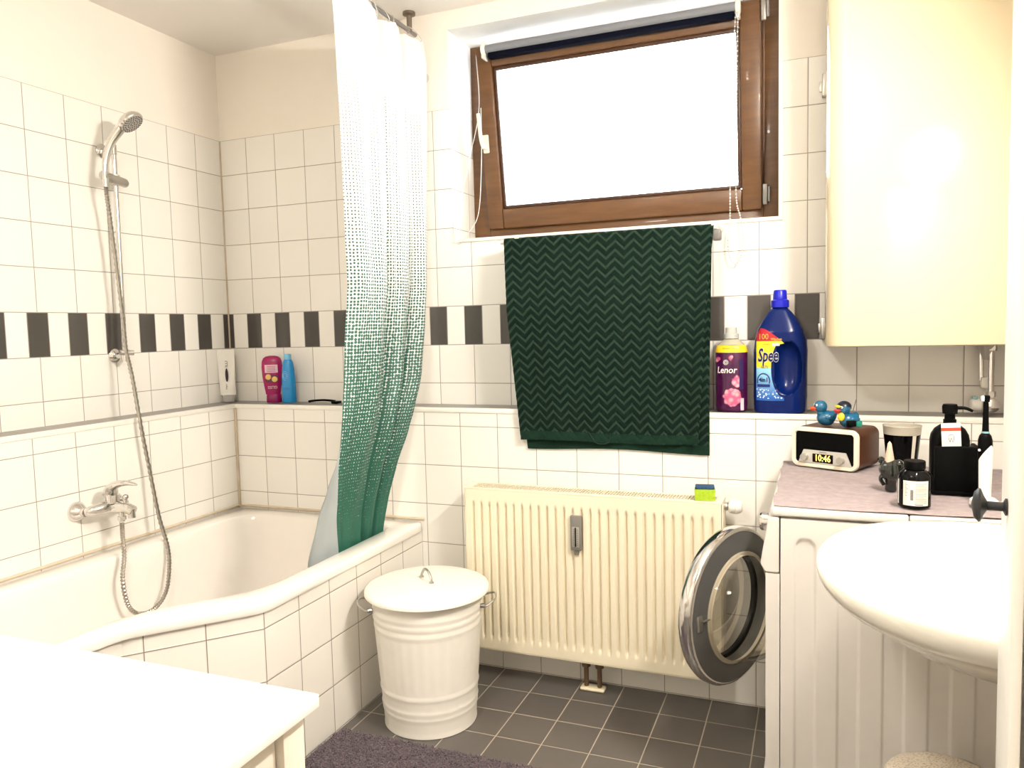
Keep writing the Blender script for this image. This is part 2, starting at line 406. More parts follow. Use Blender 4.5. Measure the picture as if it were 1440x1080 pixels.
# ------------------------------------------------------------------ shower rail, hand shower, hose
t = thing('shower_rail', 'chrome vertical shower rail on the left wall above the tub', 'shower rail', (-DL, -.47, 1.19))
RXp = -.085
b = B(); tube(b, [(RXp, -.468, 1.19), (RXp, -.462, 1.985)], .009, 16); obj('rail', b, CHROME, t)
for z in (1.212, 1.965):
    b = B(); lathe(b, [(0, 0), (.026, 0), (.026, .006), (.02, .012), (.011, .016), (.010, .055), (0, .055)], 24, T(-DL+.0005, -.466, z) @ RY(PI/2))
    tube(b, [(RXp, -.466, z-.016), (RXp, -.466, z+.016)], .0135, 16); obj('rail_bracket', b, CHROME, t)
b = B(); tube(b, [(RXp, -.463, 1.838), (RXp, -.463, 1.874)], .016, 18); tube(b, [(RXp+.005, -.428, 1.850), (RXp+.010, -.431, 1.850), (RXp+.02, -.500, 1.856), (RXp+.032, -.542, 1.858)], lambda u: .016, 20)
obj('slider', b, BRUSHED, t)
b = B(); tube(b, [(RXp+.01, -.50, 1.225), (RXp+.03, -.455, 1.222)], .010, 12); obj('lower_knob', b, CHROME, t)
h = thing('hand_shower', 'chrome hand shower head held in the rail slider', 'hand shower', (-.05, -.535, 1.82))
b = B()
tube(b, cr([(-.050, -.535, 1.815), (-.052, -.532, 1.86), (-.050, -.528, 1.915), (-.036, -.517, 1.97), (-.012, -.500, 2.015), (.010, -.489, 2.045)], 6), lambda u: .0120+.012*max(0, u-.35), 16, sy=.85)
hd = Vector((.60, .18, -.75)).normalized(); hc = Vector((.022, -.480, 2.052))
Mh = T(*hc) @ align_z(hd)
lathe(b, [(0, -.018), (.022, -.017), (.038, -.010), (.045, 0), (.046, .010), (.043, .014), (.0, .014)], 36, Mh)
obj('shower_handle', b, CHROME, h)
b = B(); lathe(b, [(0, .0155), (.040, .0150), (.041, .0135)], 36, Mh); obj('spray_face', b, mat('spray_grey', (.42, .40, .37), .35), h)
b = B()
for rr, n in ((.008, 6), (.018, 12), (.028, 18), (.036, 24)):
    for k in range(n): lathe(b, [(.0017, .015), (.0014, .0175), (0, .0175)], 6, Mh @ T(rr*math.cos(2*PI*k/n), rr*math.sin(2*PI*k/n), 0))
obj('spray_nozzles', b, BLACKP, h)
b = B(); tube(b, [Mh @ Vector((.044, 0, .005)), Mh @ Vector((.055, 0, .010))], .005, 8); obj('spray_selector', b, CHROME, h)
hp = [(.112, -.694, .650), (.120, -.702, .61), (.150, -.727, .546), (.175, -.76, .480), (.185, -.755, .395), (.190, -.720, .350), (.190, -.655, .343), (.180, -.592, .377), (.160, -.552, .442), (.130, -.523, .516), (.085, -.512, .623), (.05, -.511, .797), (.035, -.525, .97), (.0, -.517, 1.136), (-.03, -.51, 1.239), (-.05, -.499, 1.369), (-.06, -.504, 1.55), (-.06, -.517, 1.702), (-.052, -.533, 1.79), (-.050, -.535, 1.82)]
pts = cr(hp, 44)
L_ = [0]
for a, c in zip(pts, pts[1:]): L_.append(L_[-1]+(c-a).length)
tot = L_[-1]
b = B(); tube(b, pts, lambda u: .0068+.0011*math.sin(u*(len(pts)-1)*2*PI/6.0), 8)
hose = obj('shower_hose', b, mat('hose_steel', (.42, .39, .35), .3, metal=1), loc=(.112, -.694, .650)); tag(hose, 'long grey metal shower hose looping down into the tub', 'hose')

# ------------------------------------------------------------------ shower curtain with rod
rod = thing('curtain_rod', 'thin grey shower curtain rod hanging below the ceiling', 'curtain rod', (.850, .10, ZC-.001))
DARKM = mat('rod_bronze', (.22, .18, .14), .35, metal=.8)
b = B(); tube(b, [(.850, .145, 2.428), (.845, -.4, 2.428), (.845, -1.7, 2.428)], .0085, 14); obj('rod', b, mat('rod_grey', (.30, .29, .28), .3, metal=.8), rod)
b = B(); lathe(b, [(0, 0), (.024, 0), (.024, -.010), (.0105, -.014), (.0095, -.075), (0, -.075)], 24, T(.850, .100, ZC)); obj('ceiling_bracket', b, DARKM, rod)
def curtain_mat():
    m, nt, bs = new_mat('dotted_curtain')
    uv = N(nt, 'ShaderNodeUVMap'); sp = N(nt, 'ShaderNodeSeparateXYZ'); nt.links.new(uv.outputs[0], sp.inputs[0])
    vo = N(nt, 'ShaderNodeTexVoronoi'); vo.voronoi_dimensions = '2D'; vo.inputs['Scale'].default_value = 1/.0114; vo.inputs['Randomness'].default_value = .22
    nt.links.new(uv.outputs[0], vo.inputs['Vector'])
    cr_ = N(nt, 'ShaderNodeFloatCurve')
    t = maprange(nt, sp.outputs[1], 2.25, .45, 0, 1); nt.links.new(t, cr_.inputs['Value'])
    c = cr_.mapping.curves[0]; pl = [(0, 0), (.05, .0), (.08, .11), (.28, .22), (.42, .32), (.52, .42), (.60, .49), (.68, .535), (.78, .60), (.88, .68), (1, .80)]
    while len(c.points) > 2: c.points.remove(c.points[1])
    c.points[0].location = pl[0]; c.points[1].location = pl[-1]
    for q in pl[1:-1]: c.points.new(*q)
    cr_.mapping.update()
    wn = N(nt, 'ShaderNodeTexNoise'); wn.inputs['Scale'].default_value = 60; nt.links.new(uv.outputs[0], wn.inputs['Vector'])
    r = math_(nt, 'ADD', cr_.outputs[0], math_(nt, 'MULTIPLY', math_(nt, 'SUBTRACT', wn.outputs[0], .5), math_(nt, 'MULTIPLY', cr_.outputs[0], .22)))
    d = maprange(nt, math_(nt, 'SUBTRACT', vo.outputs['Distance'], r), -.03, .03, 1, 0)
    dc = mixc(nt, maprange(nt, sp.outputs[1], 2.0, 1.3, 0, 1), (.03, .045, .04), (.022, .125, .085))
    col = mixc(nt, d, (.76, .79, .79), dc)
    nt.links.new(col, bs.inputs['Base Color']); bs.inputs['Roughness'].default_value = .55
    o = nt.nodes['Material Output']; tr = N(nt, 'ShaderNodeBsdfTranslucent'); nt.links.new(col, tr.inputs[0])
    mx = N(nt, 'ShaderNodeMixShader'); mx.inputs[0].default_value = .15
    nt.links.new(bs.outputs[0], mx.inputs[1]); nt.links.new(tr.outputs[0], mx.inputs[2]); nt.links.new(mx.outputs[0], o.inputs[0])
    return m
def interp(tab, z):
    if z >= tab[0][0]: return tab[0][1]
    for (a, va), (c, vc) in zip(tab, tab[1:]):
        if z >= c:
            t = (a-z)/(a-c); t = t*t*(3-2*t)*.5+t*.5; return va+(vc-va)*t
    return tab[-1][1]
yLt = [(2.39, -.450), (2.15, -.438), (1.95, -.430), (1.6, -.420), (1.44, -.414), (1.20, -.441), (.97, -.468), (.85, -.471), (.675, -.446), (.51, -.416), (.33, -.40)]
yRt = [(2.39, .115), (2.0, .112), (1.66, .105), (1.46, .092), (1.32, .072), (1.126, .036), (.99, -.022), (.913, -.045), (.783, -.087), (.648, -.105), (.521, -.127), (.33, -.15)]
xt = [(2.39, .868), (1.5, .862), (1.0, .852), (.54, .778), (.33, .752)]
ZT, ZB = 2.385, .34
# one curtain cross-section: (s along the bundle 0=right .. 1=left, x offset)
fold = [(0.0, .012), (.03, .03), (.10, .034), (.17, .012), (.20, -.028), (.24, -.032), (.27, -.004), (.30, .026), (.38, .030), (.44, .018), (.50, -.010), (.535, -.030), (.57, -.028), (.595, .006), (.62, .034), (.72, .040), (.84, .034), (.93, .026), (1.0, .006)]
NF = 160
def fold_x(s, z):
    for (a, va), (c, vc) in zip(fold, fold[1:]):
        if s <= c:
            t = (s-a)/(c-a); t = t*t*(3-2*t); v = va+(vc-va)*t; break
    k = 1.5 if z > 1.05 else (1.5-.9*min(1, (1.05-z)/.4))
    return v*k+.004*math.sin(s*31+z*3)+.003*math.sin(s*17-z*5)
def cpt(s, z):
    yl, yr, x = interp(yLt, z), interp(yRt, z), interp(xt, z)
    sh = .02*math.sin(2.1*z+.5)*math.sin(PI*s)      # folds wander a little down the cloth
    s2 = min(1, max(0, s+sh))
    yy = yr+(yl-yr)*s
    top = max(0, z-2.30)/.085
    xx = x+fold_x(s2, z)*(1-.25*top)
    return (xx, yy, z-(.012*abs(math.sin(s*PI*5.5)) if z > 2.36 else 0))
us = [0.0]
for i in range(1, NF+1):
    a, c = Vector(cpt((i-1)/NF, 1.3)), Vector(cpt(i/NF, 1.3)); us.append(us[-1]+(c-a).length)
cur = thing('shower_curtain', 'white to green dotted shower curtain hanging into the tub', 'shower curtain', (.85, -.15, .34))
b = B()
grid(b, NF, 110, lambda i, j: cpt(i, ZB+(ZT-ZB)*j), uvfn=lambda i, j: (us[round(i*NF)], ZB+(ZT-ZB)*j))
obj('curtain_cloth', b, curtain_mat(), cur, ang=180)
# grey reverse side flaring out of the left edge
b = B()
flx = [(.97, 0), (.90, .002), (.85, .012), (.76, .055), (.65, .108), (.53, .165), (.34, .185)]
def flap(i, j):
    z = .34+(.95-.34)*j; x0_, y0_, _ = cpt(1.0, z); w = interp(flx, z)
    kk = min(1, w/.08); return (x0_+.002-(.012*math.sin(PI*i)+.012*i+.008*math.sin(9*i+3*z)*i)*kk, y0_+.002-w*i, z)
grid(b, 26, 50, flap)
LIN = mat('curtain_reverse', (.40, .44, .45), .6, noise=.08, nscale=8)
obj('curtain_reverse', b, LIN, cur, ang=180, label='plain grey reverse side')
for k, s_ in enumerate((.06, .26, .44, .50, .62, .78, .95)):
    x, y, z = cpt(s_, 2.37)
    b = B(); cpts = [(.847+.014*math.cos(2*PI*q/24)+(x-.847)*.5*(1-math.sin(2*PI*q/24)), y+.004*math.sin(2*PI*q/24), 2.406+.034*math.sin(2*PI*q/24)) for q in range(25)]
    tube(b, cpts, .0018, 8, cap=False); obj('curtain_ring', b, mat('ring_white', (.75, .74, .72), .2, metal=.3), cur)
# suction hook on wall
t = thing('suction_hook', 'clear round suction hook on wall beside the curtain top', 'hook', (.885, D, 2.258))
b = B(); lathe(b, [(0, .006), (.008, .008), (.018, .004), (.019, 0)], 24, T(.885, D-.001, 2.258) @ RX(PI/2)); obj('suction_cup', b, CLEAR, t)
b = B(); tube(b, cr([(.885, D-.008, 2.262), (.885, D-.020, 2.254), (.885, D-.026, 2.245), (.885, D-.032, 2.256)], 5), .003, 8); obj('hook', b, mat('hook_metal', (.6, .6, .6), .2, metal=1), t)

# ------------------------------------------------------------------ window
w = thing('window_1', None, None, ((WX0+WX1)/2, WY, WZ0), kind='structure')
FY = .355
b = B(); FR = .07
for a in ((WX0, WX0+FR, FY, FY+.07, WZ0, WZ1), (WX1-.060, WX1, FY, FY+.07, WZ0, WZ1), (WX0+FR, WX1-.060, FY, FY+.07, WZ0, WZ0+.072), (WX0+FR, WX1-.060, FY, FY+.07, WZ1-.06, WZ1)): box(b, *a, .004)
box(b, WX0+FR-.004, WX0+FR+.024, FY+.020, FY+.068, WZ0+.06, WZ1-.05, .002)
box(b, WX1-.082, WX1-.056, FY+.020, FY+.068, WZ0+.06, WZ1-.05, .002); box(b, WX0+FR, WX1-.06, FY+.035, FY+.068, WZ0+.06, WZ0+.10, .002)
obj('window_frame', b, WOOD, w)
SX0, SX1, SZ0, SZ1 = 1.059, 2.126, 1.685, 2.385
tilt = math.radians(8.2)
MS = T(0, .345, SZ0) @ RX(tilt) @ T(0, -.345, -SZ0)
# sash tilts inwards at the top
def sbox(bm, *a, bev=.004): box(bm, *a, bev, M=MS)
GX0, GX1, GZ0, GZ1 = 1.126, 2.057, 1.762, 2.305
b = B(); y0, y1 = .345-.012, .345+.045
sbox(b, SX0, GX0, y0, y1, SZ0, SZ1, bev=.007); sbox(b, GX1, SX1, y0, y1, SZ0, SZ1, bev=.007); sbox(b, GX0, GX1, y0, y1, SZ0, GZ0, bev=.007); sbox(b, GX0, GX1, y0, y1, GZ1, SZ1, bev=.007)
sash = obj('sash', b, WOOD, w)
b = B()
for a in ((GX0, GX0+.014, GZ0, GZ1), (GX1-.014, GX1, GZ0, GZ1), (GX0, GX1, GZ0, GZ0+.014), (GX0, GX1, GZ1-.014, GZ1)): sbox(b, a[0], a[1], y0+.010, y0+.024, a[2], a[3], bev=.004)
obj('glazing_bead', b, mat('dark_brown_wood', (.06, .022, .008), .4), sash)
b = B(); sbox(b, GX0+.002, GX1-.002, .372, .376, GZ0+.002, GZ1-.002, bev=0); obj('glass_pane', b, PANE, sash, smooth=False)
b = B(); sbox(b, 1.078-.012, 1.078+.014, y0-.006, y0, 1.985, 2.055, bev=.004); sbox(b, 1.072, 1.088, y0-.032, y0-.004, 1.998, 2.014, bev=.004)
hv = cr([(1.080, y0-.034, 2.003), (1.074, y0-.036, 2.03), (1.070, y0-.034, 2.08), (1.067, y0-.030, 2.135)], 5)
vs = tube(b, hv, .0075, 12)
for v in vs: v.co = MS @ v.co
obj('window_handle', b, mat('cream_handle', (.80, .76, .66), .3), sash)
for z0_, z1_ in ((2.315, 2.385), (1.70, 1.772)):
    b = B(); sbox(b, 2.128, 2.144, y0+.004, y0+.018, z0_, z1_, bev=.003)
    vs = tube(b, [(2.150, y0+.006, z0_+.01), (2.150, y0+.006, z1_-.01)], .0045, 10)
    for v in vs: v.co = MS @ v.co
    obj('hinge', b, mat('hinge_steel', (.30, .29, .27), .35, metal=.8), w)
b = B(); box(b, WX0+FR-.002, WX0+FR+.012, FY-.004, FY+.004, 1.70, 1.72, .002); obj('latch_plate', b, CHROME, w)
# roller blind on sash top
rb = thing('roller_blind', 'rolled-up grey and navy roller blind along the window top', 'blind', (1.59, .20, 2.34))
ry, rz_ = .212, 2.352
b = B(); tube(b, [(1.120, ry, rz_), (2.050, ry, rz_)], .017, 24); obj('blind_tube', b, mat('blind_silver', (.20, .21, .235), .4), rb)
b = B(); box(b, 1.128, 2.045, ry-.010, ry+.022, rz_-.036, rz_-.012, .006); obj('navy_cloth', b, mat('navy_cloth', (.002, .003, .010), .8, spec=.1), rb)
for x in (1.112, 2.056):
    b = B(); box(b, x-.006, x+.006, ry-.020, ry+.028, rz_-.036, rz_+.030, .004); tube(b, [(x-.008, ry, rz_), (x+.008, ry, rz_)], .021, 20); obj('blind_bracket', b, WHITEP, rb)
chain = cr([(2.058, .188, 2.341), (2.054, .180, 2.088), (2.053, .155, 1.729), (2.070, .125, 1.632), (2.079, .12, 1.560), (2.072, .12, 1.50), (2.056, .12, 1.478), (2.038, .12, 1.495), (2.030, .12, 1.55), (2.036, .125, 1.62), (2.034, .155, 1.731), (2.038, .180, 2.09), (2.050, .188, 2.324)], 30)
b = B(); acc = 0; last = chain[0]
for p in chain:
    if (p-last).length >= .0088: sphere(b, p, .0029, 8, 6); last = p
tube(b, chain, .0008, 5)
obj('bead_chain', b, mat('bead_white', (.58, .58, .56), .3), rb)
cd = thing('blind_cord', 'thin white looped cord hanging at the left window edge', 'cord', (1.06, .2, 2.35))
b = B(); tube(b, cr([(1.064, .24, 2.357), (1.080, .22, 2.139), (1.060, .17, 1.95), (1.037, .14, 1.804), (1.010, .128, 1.66), (1.005, .126, 1.622), (1.025, .128, 1.610), (1.052, .14, 1.645), (1.084, .18, 1.731), (1.094, .2, 1.949), (1.088, .22, 2.139)], 10), .0016, 6); obj('cord', b, mat('cord_grey', (.62, .62, .60), .5), cd)
# venetian blind outside the glass
vb = thing('venetian_blind', 'white slatted venetian blind hanging outside the window glass', 'blind', (1.59, .47, 1.7))
for k in range(22):
    z = 1.64+.034*k; b = B()
    grid(b, 2, 6, lambda i, j: (1.0+1.18*i, .50+(j-.5)*.034, z+.004*math.sin(PI*j)+.016*(j-.5)))
    obj('slat', b, mat('slat_white', (.85, .87, .88), .4), vb)
b = B()
for x in (1.15, 1.62, 2.06):
    b = B(); tube(b, [(x, .482, 1.62), (x, .482, 2.40)], .0012, 6); obj('ladder_cord', b, mat('slat_white', (.85, .87, .88), .4), vb)

# ------------------------------------------------------------------ towel rail and towel
tr_ = thing('towel_rail', 'white towel rail with grey end under the window', 'towel rail', (1.62, D, 1.60))
TBZ, TBY = 1.592, .035
b = B(); tube(b, [(1.235, TBY, TBZ), (2.005, TBY, TBZ)], .008, 14); obj('rail', b, WHITEP, tr_)
for x in (1.30, 1.995):
    b = B(); lathe(b, [(0, 0), (.020, 0), (.020, .005), (.012, .010), (0, .010)], 20, T(x, D-.0005, TBZ+.012) @ RX(PI/2)); box(b, x-.009, x+.009, TBY-.012, D-.004, TBZ-.004, TBZ+.016, .003); obj('rail_bracket', b, mat('beige_plastic', (.62, .58, .50), .4), tr_)
b = B(); box(b, 1.988, 2.016, TBY-.014, TBY+.03, TBZ-.040, TBZ-.004, .006); obj('end_cap', b, GREYP, tr_, label='grey end cap')
def towel_mat():
    m, nt, bs = new_mat('chevron_towel')
    uv = N(nt, 'ShaderNodeUVMap'); sp = N(nt, 'ShaderNodeSeparateXYZ'); nt.links.new(uv.outputs[0], sp.inputs[0])
    nz = N(nt, 'ShaderNodeTexNoise'); nz.inputs['Scale'].default_value = 260; nz.inputs['Detail'].default_value = 2; nt.links.new(uv.outputs[0], nz.inputs['Vector'])
    n3 = N(nt, 'ShaderNodeTexNoise'); n3.inputs['Scale'].default_value = 35; nt.links.new(uv.outputs[0], n3.inputs['Vector'])
    tri = math_(nt, 'MULTIPLY', math_(nt, 'PINGPONG', sp.outputs[0], .031), .95)
    v = math_(nt, 'ADD', math_(nt, 'SUBTRACT', sp.outputs[1], tri), math_(nt, 'MULTIPLY', nz.outputs[0], .004))
    ph = math_(nt, 'MULTIPLY', math_(nt, 'PINGPONG', v, .0155), 1/.0155)
    lite = maprange(nt, ph, .50, .82, 0, 1)
    edge = math_(nt, 'LESS_THAN', sp.outputs[1], .032)
    lite = math_(nt, 'MULTIPLY', lite, math_(nt, 'SUBTRACT', 1.0, edge))
    c = mixc(nt, lite, (.0030, .0105, .0065), (.030, .054, .036))
    c = mixc(nt, math_(nt, 'MULTIPLY', n3.outputs[0], .5), c, (.010, .028, .022))
    c = mixc(nt, edge, c, (.010, .030, .019))
    nt.links.new(c, bs.inputs['Base Color']); bs.inputs['Roughness'].default_value = .95; bs.inputs['Sheen Weight'].default_value = .0; bs.inputs['Specular IOR Level'].default_value = .1
    bp = N(nt, 'ShaderNodeBump'); bp.inputs['Strength'].default_value = .8; bp.inputs['Distance'].default_value = .004
    hh = math_(nt, 'ADD', math_(nt, 'SUBTRACT', 1.0, lite), math_(nt, 'MULTIPLY', nz.outputs[0], .7))
    nt.links.new(hh, bp.inputs['Height']); nt.links.new(bp.outputs[0], bs.inputs['Normal'])
    return m
TOW = towel_mat()
tw = thing('bath_towel', 'dark green zigzag-patterned towel hanging over the towel rail', 'towel', (1.62, TBY, TBZ))
def tri_(u, p): u = u % (2*p); return u if u < p else 2*p-u
FL = .72; RT = .014
def towel_pt(i, j, back):
    # j: 0 bottom .. 1 top centre
    if back: Hh, xl0, xl1, xr0, xr1 = .745, 1.262, 1.338, 1.985, 1.982
    else: Hh, xl0, xl1, xr0, xr1 = .715, 1.250, 1.318, 1.996, 1.948
    arc = RT*PI/2; L = Hh+arc; s = (1-j)*L
    if s < arc:
        a = s/RT; y = TBY-(1 if not back else -1)*RT*math.sin(a); z = TBZ+RT*math.cos(a)
    else:
        d = s-arc; y = TBY-(1 if not back else -1)*RT; z = TBZ-d
    f = min(1, s/L)
    xl, xr = xl0+(xl1-xl0)*f, xr0+(xr1-xr0)*f
    x = xl+(xr-xl)*i
    if not back:
        ty = -.046*min(1, max(0, (s-.02)/.25)); y += ty
        y += .007*math.sin(i*9+f*2)*f+.004*math.sin(i*23)*f
        y -= .018*math.exp(-((i-.04)/.05)**2)*f*.6-.012*math.exp(-((i-.93)/.03)**2)*f
        u = i*FL; v = z
        if f < .97: pass
        d_ = tri_(u, .031)*.95; ph = tri_((z-.85)-d_+1, .0155)/.0155
        y -= .0016*(1-max(0, min(1, (ph-.5)/.3)))
        z += .003*math.sin(i*7)*f
    else:
        # back layer falls behind the bar, then over the ledge edge
        k = max(0, min(1, (s-.1)/.4)); y = (TBY+RT)*(1-k)+(-.0085)*k
        y = min(y, TBY+RT)
        z += -.006*math.cos(i*PI*2)*f*f*.8
    return (x, y, z)
b = B(); grid(b, 300, 320, lambda i, j: towel_pt(i, j, False), uvfn=lambda i, j: (i*FL, j*.737))
obj('front_fold', b, TOW, tw, ang=180)
b = B(); grid(b, 60, 60, lambda i, j: towel_pt(i, j, True), uvfn=lambda i, j: (i*FL, j*.76))
obj('back_fold', b, TOW, tw, ang=180)
b = B(); tube(b, cr([towel_pt(.41, .047, False), (1.597, -.026, .878), (1.62, -.028, .872), (1.645, -.026, .879), towel_pt(.53, .047, False)], 5), .0022, 6)
for v in b.verts: v.co.y -= .004
obj('hanging_loop', b, mat('dark_green_tape', (.008, .025, .016), .9), tw)

# ------------------------------------------------------------------ radiator
rd = thing('radiator', 'cream ribbed panel radiator on the wall below the towel', 'radiator', (1.58, -.075, .12))
RX0, RX1, RZ0, RZ1, RYF = 1.133, 2.036, .124, .712, -.125
b = B(); NXR = 28
def radp(i, j):
    x = RX0+.004+(RX1-RX0-.008)*i; z = RZ0+.004+(RZ1-RZ0-.008)*j
    zz = min(max(0, (z-.165)/.012), 1)*min(max(0, (.662-z)/.012), 1)
    u = ((x-RX0-.018)/((RX1-RX0-.036)/NXR)) % 1
    inx = RX0+.018 < x < RX1-.018
    g = max(0, 1-abs(u-.5)/.24) if inx else 0
    g = g*g*(3-2*g)
    return (x, RYF+.013*g*zz, z)
grid(b, NXR*14, 60, radp)
obj('front_panel', b, RADM, rd, ang=50)
b = B()
box(b, RX0, RX1, RYF+.001, RYF+.006, RZ0, RZ0+.01, .002); box(b, RX0, RX1, RYF+.001, -.030, RZ0-.002, RZ0+.004, .001)
box(b, RX0, RX0+.003, RYF+.0015, -.030, RZ0, RZ1, .001); box(b, RX1-.003, RX1, RYF+.0015, -.030, RZ0, RZ1, .001)
box(b, RX0, RX1, RYF-.0005, RYF+.012, RZ1-.006, RZ1+.002, .002); box(b, RX0, RX1, -.040, -.030, RZ1-.006, RZ1+.002, .002)
box(b, RX0, RX0+.022, RYF+.002, -.032, RZ1-.004, RZ1+.003, .001); box(b, RX1-.022, RX1, RYF+.002, -.032, RZ1-.004, RZ1+.003, .001)
box(b, RX0+.003, RX1-.003, -.036, -.032, RZ0, RZ1, .001)
obj('casing', b, RADM, rd)
b = B(); n = 86
for k in range(n+1):
    x = RX0+.024+(RX1-RX0-.048)*k/n; box(b, x-.0011, x+.0011, RYF+.010, -.038, RZ1-.001, RZ1+.0015)
for y in (-.10, -.082, -.062): box(b, RX0+.02, RX1-.02, y-.001, y+.001, RZ1-.003, RZ1-.001)
obj('top_grille', b, RADM, rd)
b = B(); box(b, RX0+.01, RX1-.01, -.112, -.046, .15, RZ1-.018, .004); obj('convector_fins', b, mat('fin_shade', (.09, .065, .045), .7), rd)  # solid block coloured dark as the shade showing through the grille slots
b = B(); lathe(b, [(0, 0), (.013, 0), (.013, .012), (.010, .014), (.010, .018)], 20, T(RX1-.002, -.070, .690) @ RY(PI/2)); obj('valve_stem', b, BRUSHED, rd)
b = B(); lathe(b, [(0, .016), (.017, .016), (.022, .020), (.0225, .045), (.018, .054), (.012, .058), (0, .059)], 28, T(RX1-.002, -.070, .690) @ RY(PI/2))
for k in range(3): lathe(b, [(.0228, .024+.007*k), (.0236, .026+.007*k), (.0228, .028+.007*k)], 28, T(RX1-.002, -.070, .690) @ RY(PI/2))
obj('thermostat_knob', b, WHITEP, rd)
for x in (1.560, 1.608):
    b = B(); tube(b, [(x, -.062, .008), (x, -.062, .13)], .0085, 12); tube(b, [(x, -.062, .085), (x, -.062, .112)], .016, 6); tube(b, [(x-.012, -.062, .092), (x+.012, -.062, .092)], .010, 8)
    obj('supply_pipe', b, mat('old_brass', (.20, .13, .08), .45, metal=.6), rd)
b = B(); box(b, 1.540, 1.628, -.082, -.042, .0015, .014, .006, 3); obj('pipe_rosette', b, mat('cream_plastic', (.78, .70, .50), .4), rd)
hm = thing('heat_meter', 'small grey heat meter clipped to the radiator front', 'meter', (1.553, RYF, .515))
b = B(); box(b, 1.534, 1.573, RYF-.014, RYF+.0005, .52, .640, .003); box(b, 1.546, 1.561, RYF-.008, RYF-.0015, .502, .522, .002); obj('housing', b, mat('meter_grey', (.20, .19, .17), .4), hm)
b = B(); box(b, 1.541, 1.566, RYF-.0155, RYF-.0135, .532, .602, .001); obj('scale_plate', b, mat('meter_plate', (.34, .33, .29), .3), hm)
b = B(); tube(b, [(1.5535, RYF-.0165, .535), (1.5535, RYF-.0165, .600)], .0022, 8)
for k in range(9):
    box(b, 1.5455, 1.549, RYF-.0162, RYF-.0154, .540+.0065*k, .5412+.0065*k); box(b, 1.558, 1.5615, RYF-.0162, RYF-.0154, .540+.0065*k, .5412+.0065*k)
obj('ampoule', b, BLACKP, hm)
# sponge
sp_ = thing('kitchen_sponge', 'green sponge with blue scouring side on the radiator top', 'sponge', (1.978, -.10, RZ1+.0025), math.radians(8))
b = B()
pl = rrect(0, .019, .066, .036, .006, 4)
pl = [(x*(1-.22*max(0, 1-abs(z-.018)/.014)), z) for x, z in pl]
prism(b, [(x, z) for x, z in pl], -.022, .022, 'Y'); obj('foam', b, mat('green_foam', (.42, .62, .03), .9, bump=.8, bscale=400, noise=.15, nscale=120), sp_, local=True, label='lime green foam')
b = B(); box(b, -.030, .030, -.023, .023, .0365, .046, .003); obj('scouring_pad', b, mat('blue_pad', (.03, .09, .20), .95, bump=1, bscale=500, noise=.3, nscale=200), sp_, local=True, label='blue scouring pad')

# ------------------------------------------------------------------ white lidded bin
bn = thing('laundry_bin', 'white metal bin with lid and wire handles by the tub', 'bin', (1.126, -.412, 0))
BINM = mat('bin_white', (.84, .81, .74), .32, noise=.02)
def br(z): return .150+(.182-.150)*z/.435
prof = [(0, .008), (br(0)-.004, .008), (br(0)-.002, .001), (br(0)+.002, .002), (br(0)+.002, .008)]
for k in range(1, 60):
    z = .008+.424*k/59; r = br(z)
    for zc, a in ((.062, .0035), (.073, 0), (.082, .0035), (.115, .0), (.128, .0035), (.335, .0035), (.352, 0), (.362, .0035), (.385, .004)):
        if a: r += a*math.exp(-((z-zc)/.0045)**2)
    prof.append((r, z))
b = B(); vs = lathe(b, prof, 128, T(1.126, -.412, 0))
for v in vs:   # vertical flutes in the middle band
    z = v.co.z
    if .15 < z < .325:
        d = Vector((v.co.x-1.126, v.co.y+.412)); a = math.atan2(d.y, d.x); k = min(1, (z-.15)/.01, (.325-z)/.01)
        f = 1+.008*k*(max(0, math.cos(a*32))-.5); v.co.x = 1.126+d.x*f; v.co.y = -.412+d.y*f
obj('bucket', b, BINM, bn, ang=50)
b = B(); lathe(b, [(0, .462), (.10, .461), (.165, .456), (.192, .450), (.200, .446), (.2035, .440), (.2035, .432), (.200, .430), (.198, .434), (.190, .434)], 96, T(1.126, -.412, 0)); obj('lid', b, BINM, bn, ang=50)
b = B(); tube(b, cr([(1.126+dx*.8, -.412-dx*.6, z) for dx, z in ((-.040, .463), (-.036, .476), (-.018, .494), (.010, .496), (.030, .480), (.036, .463))], 6), .0042, 10)
for dx in (-.040, .036): tube(b, [(1.126+dx*.8, -.412-dx*.6, .461), (1.126+dx*.8, -.412-dx*.6, .466)], .008, 12)
obj('lid_handle', b, BRUSHED, bn)
for ang0 in (205, 25):
    a = math.radians(ang0); d = Vector((math.cos(a), math.sin(a), 0)); tn = Vector((-d.y, d.x, 0)); c0 = Vector((1.126, -.412, .388))
    b = B(); rr = br(.388)
    tube(b, cr([c0+d*(rr-.002)-tn*.052, c0+d*(rr+.014)-tn*.055, c0+d*(rr+.040)-tn*.035+Vector((0, 0, .012)), c0+d*(rr+.047)+Vector((0, 0, .016)), c0+d*(rr+.040)+tn*.035+Vector((0, 0, .012)), c0+d*(rr+.014)+tn*.055, c0+d*(rr-.002)+tn*.052], 6), .0035, 8)
    for s_ in (-1, 1): tube(b, [c0+d*(rr-.006)+tn*.053*s_, c0+d*(rr+.008)+tn*.054*s_], .008, 10)
    obj('side_handle', b, BRUSHED, bn)

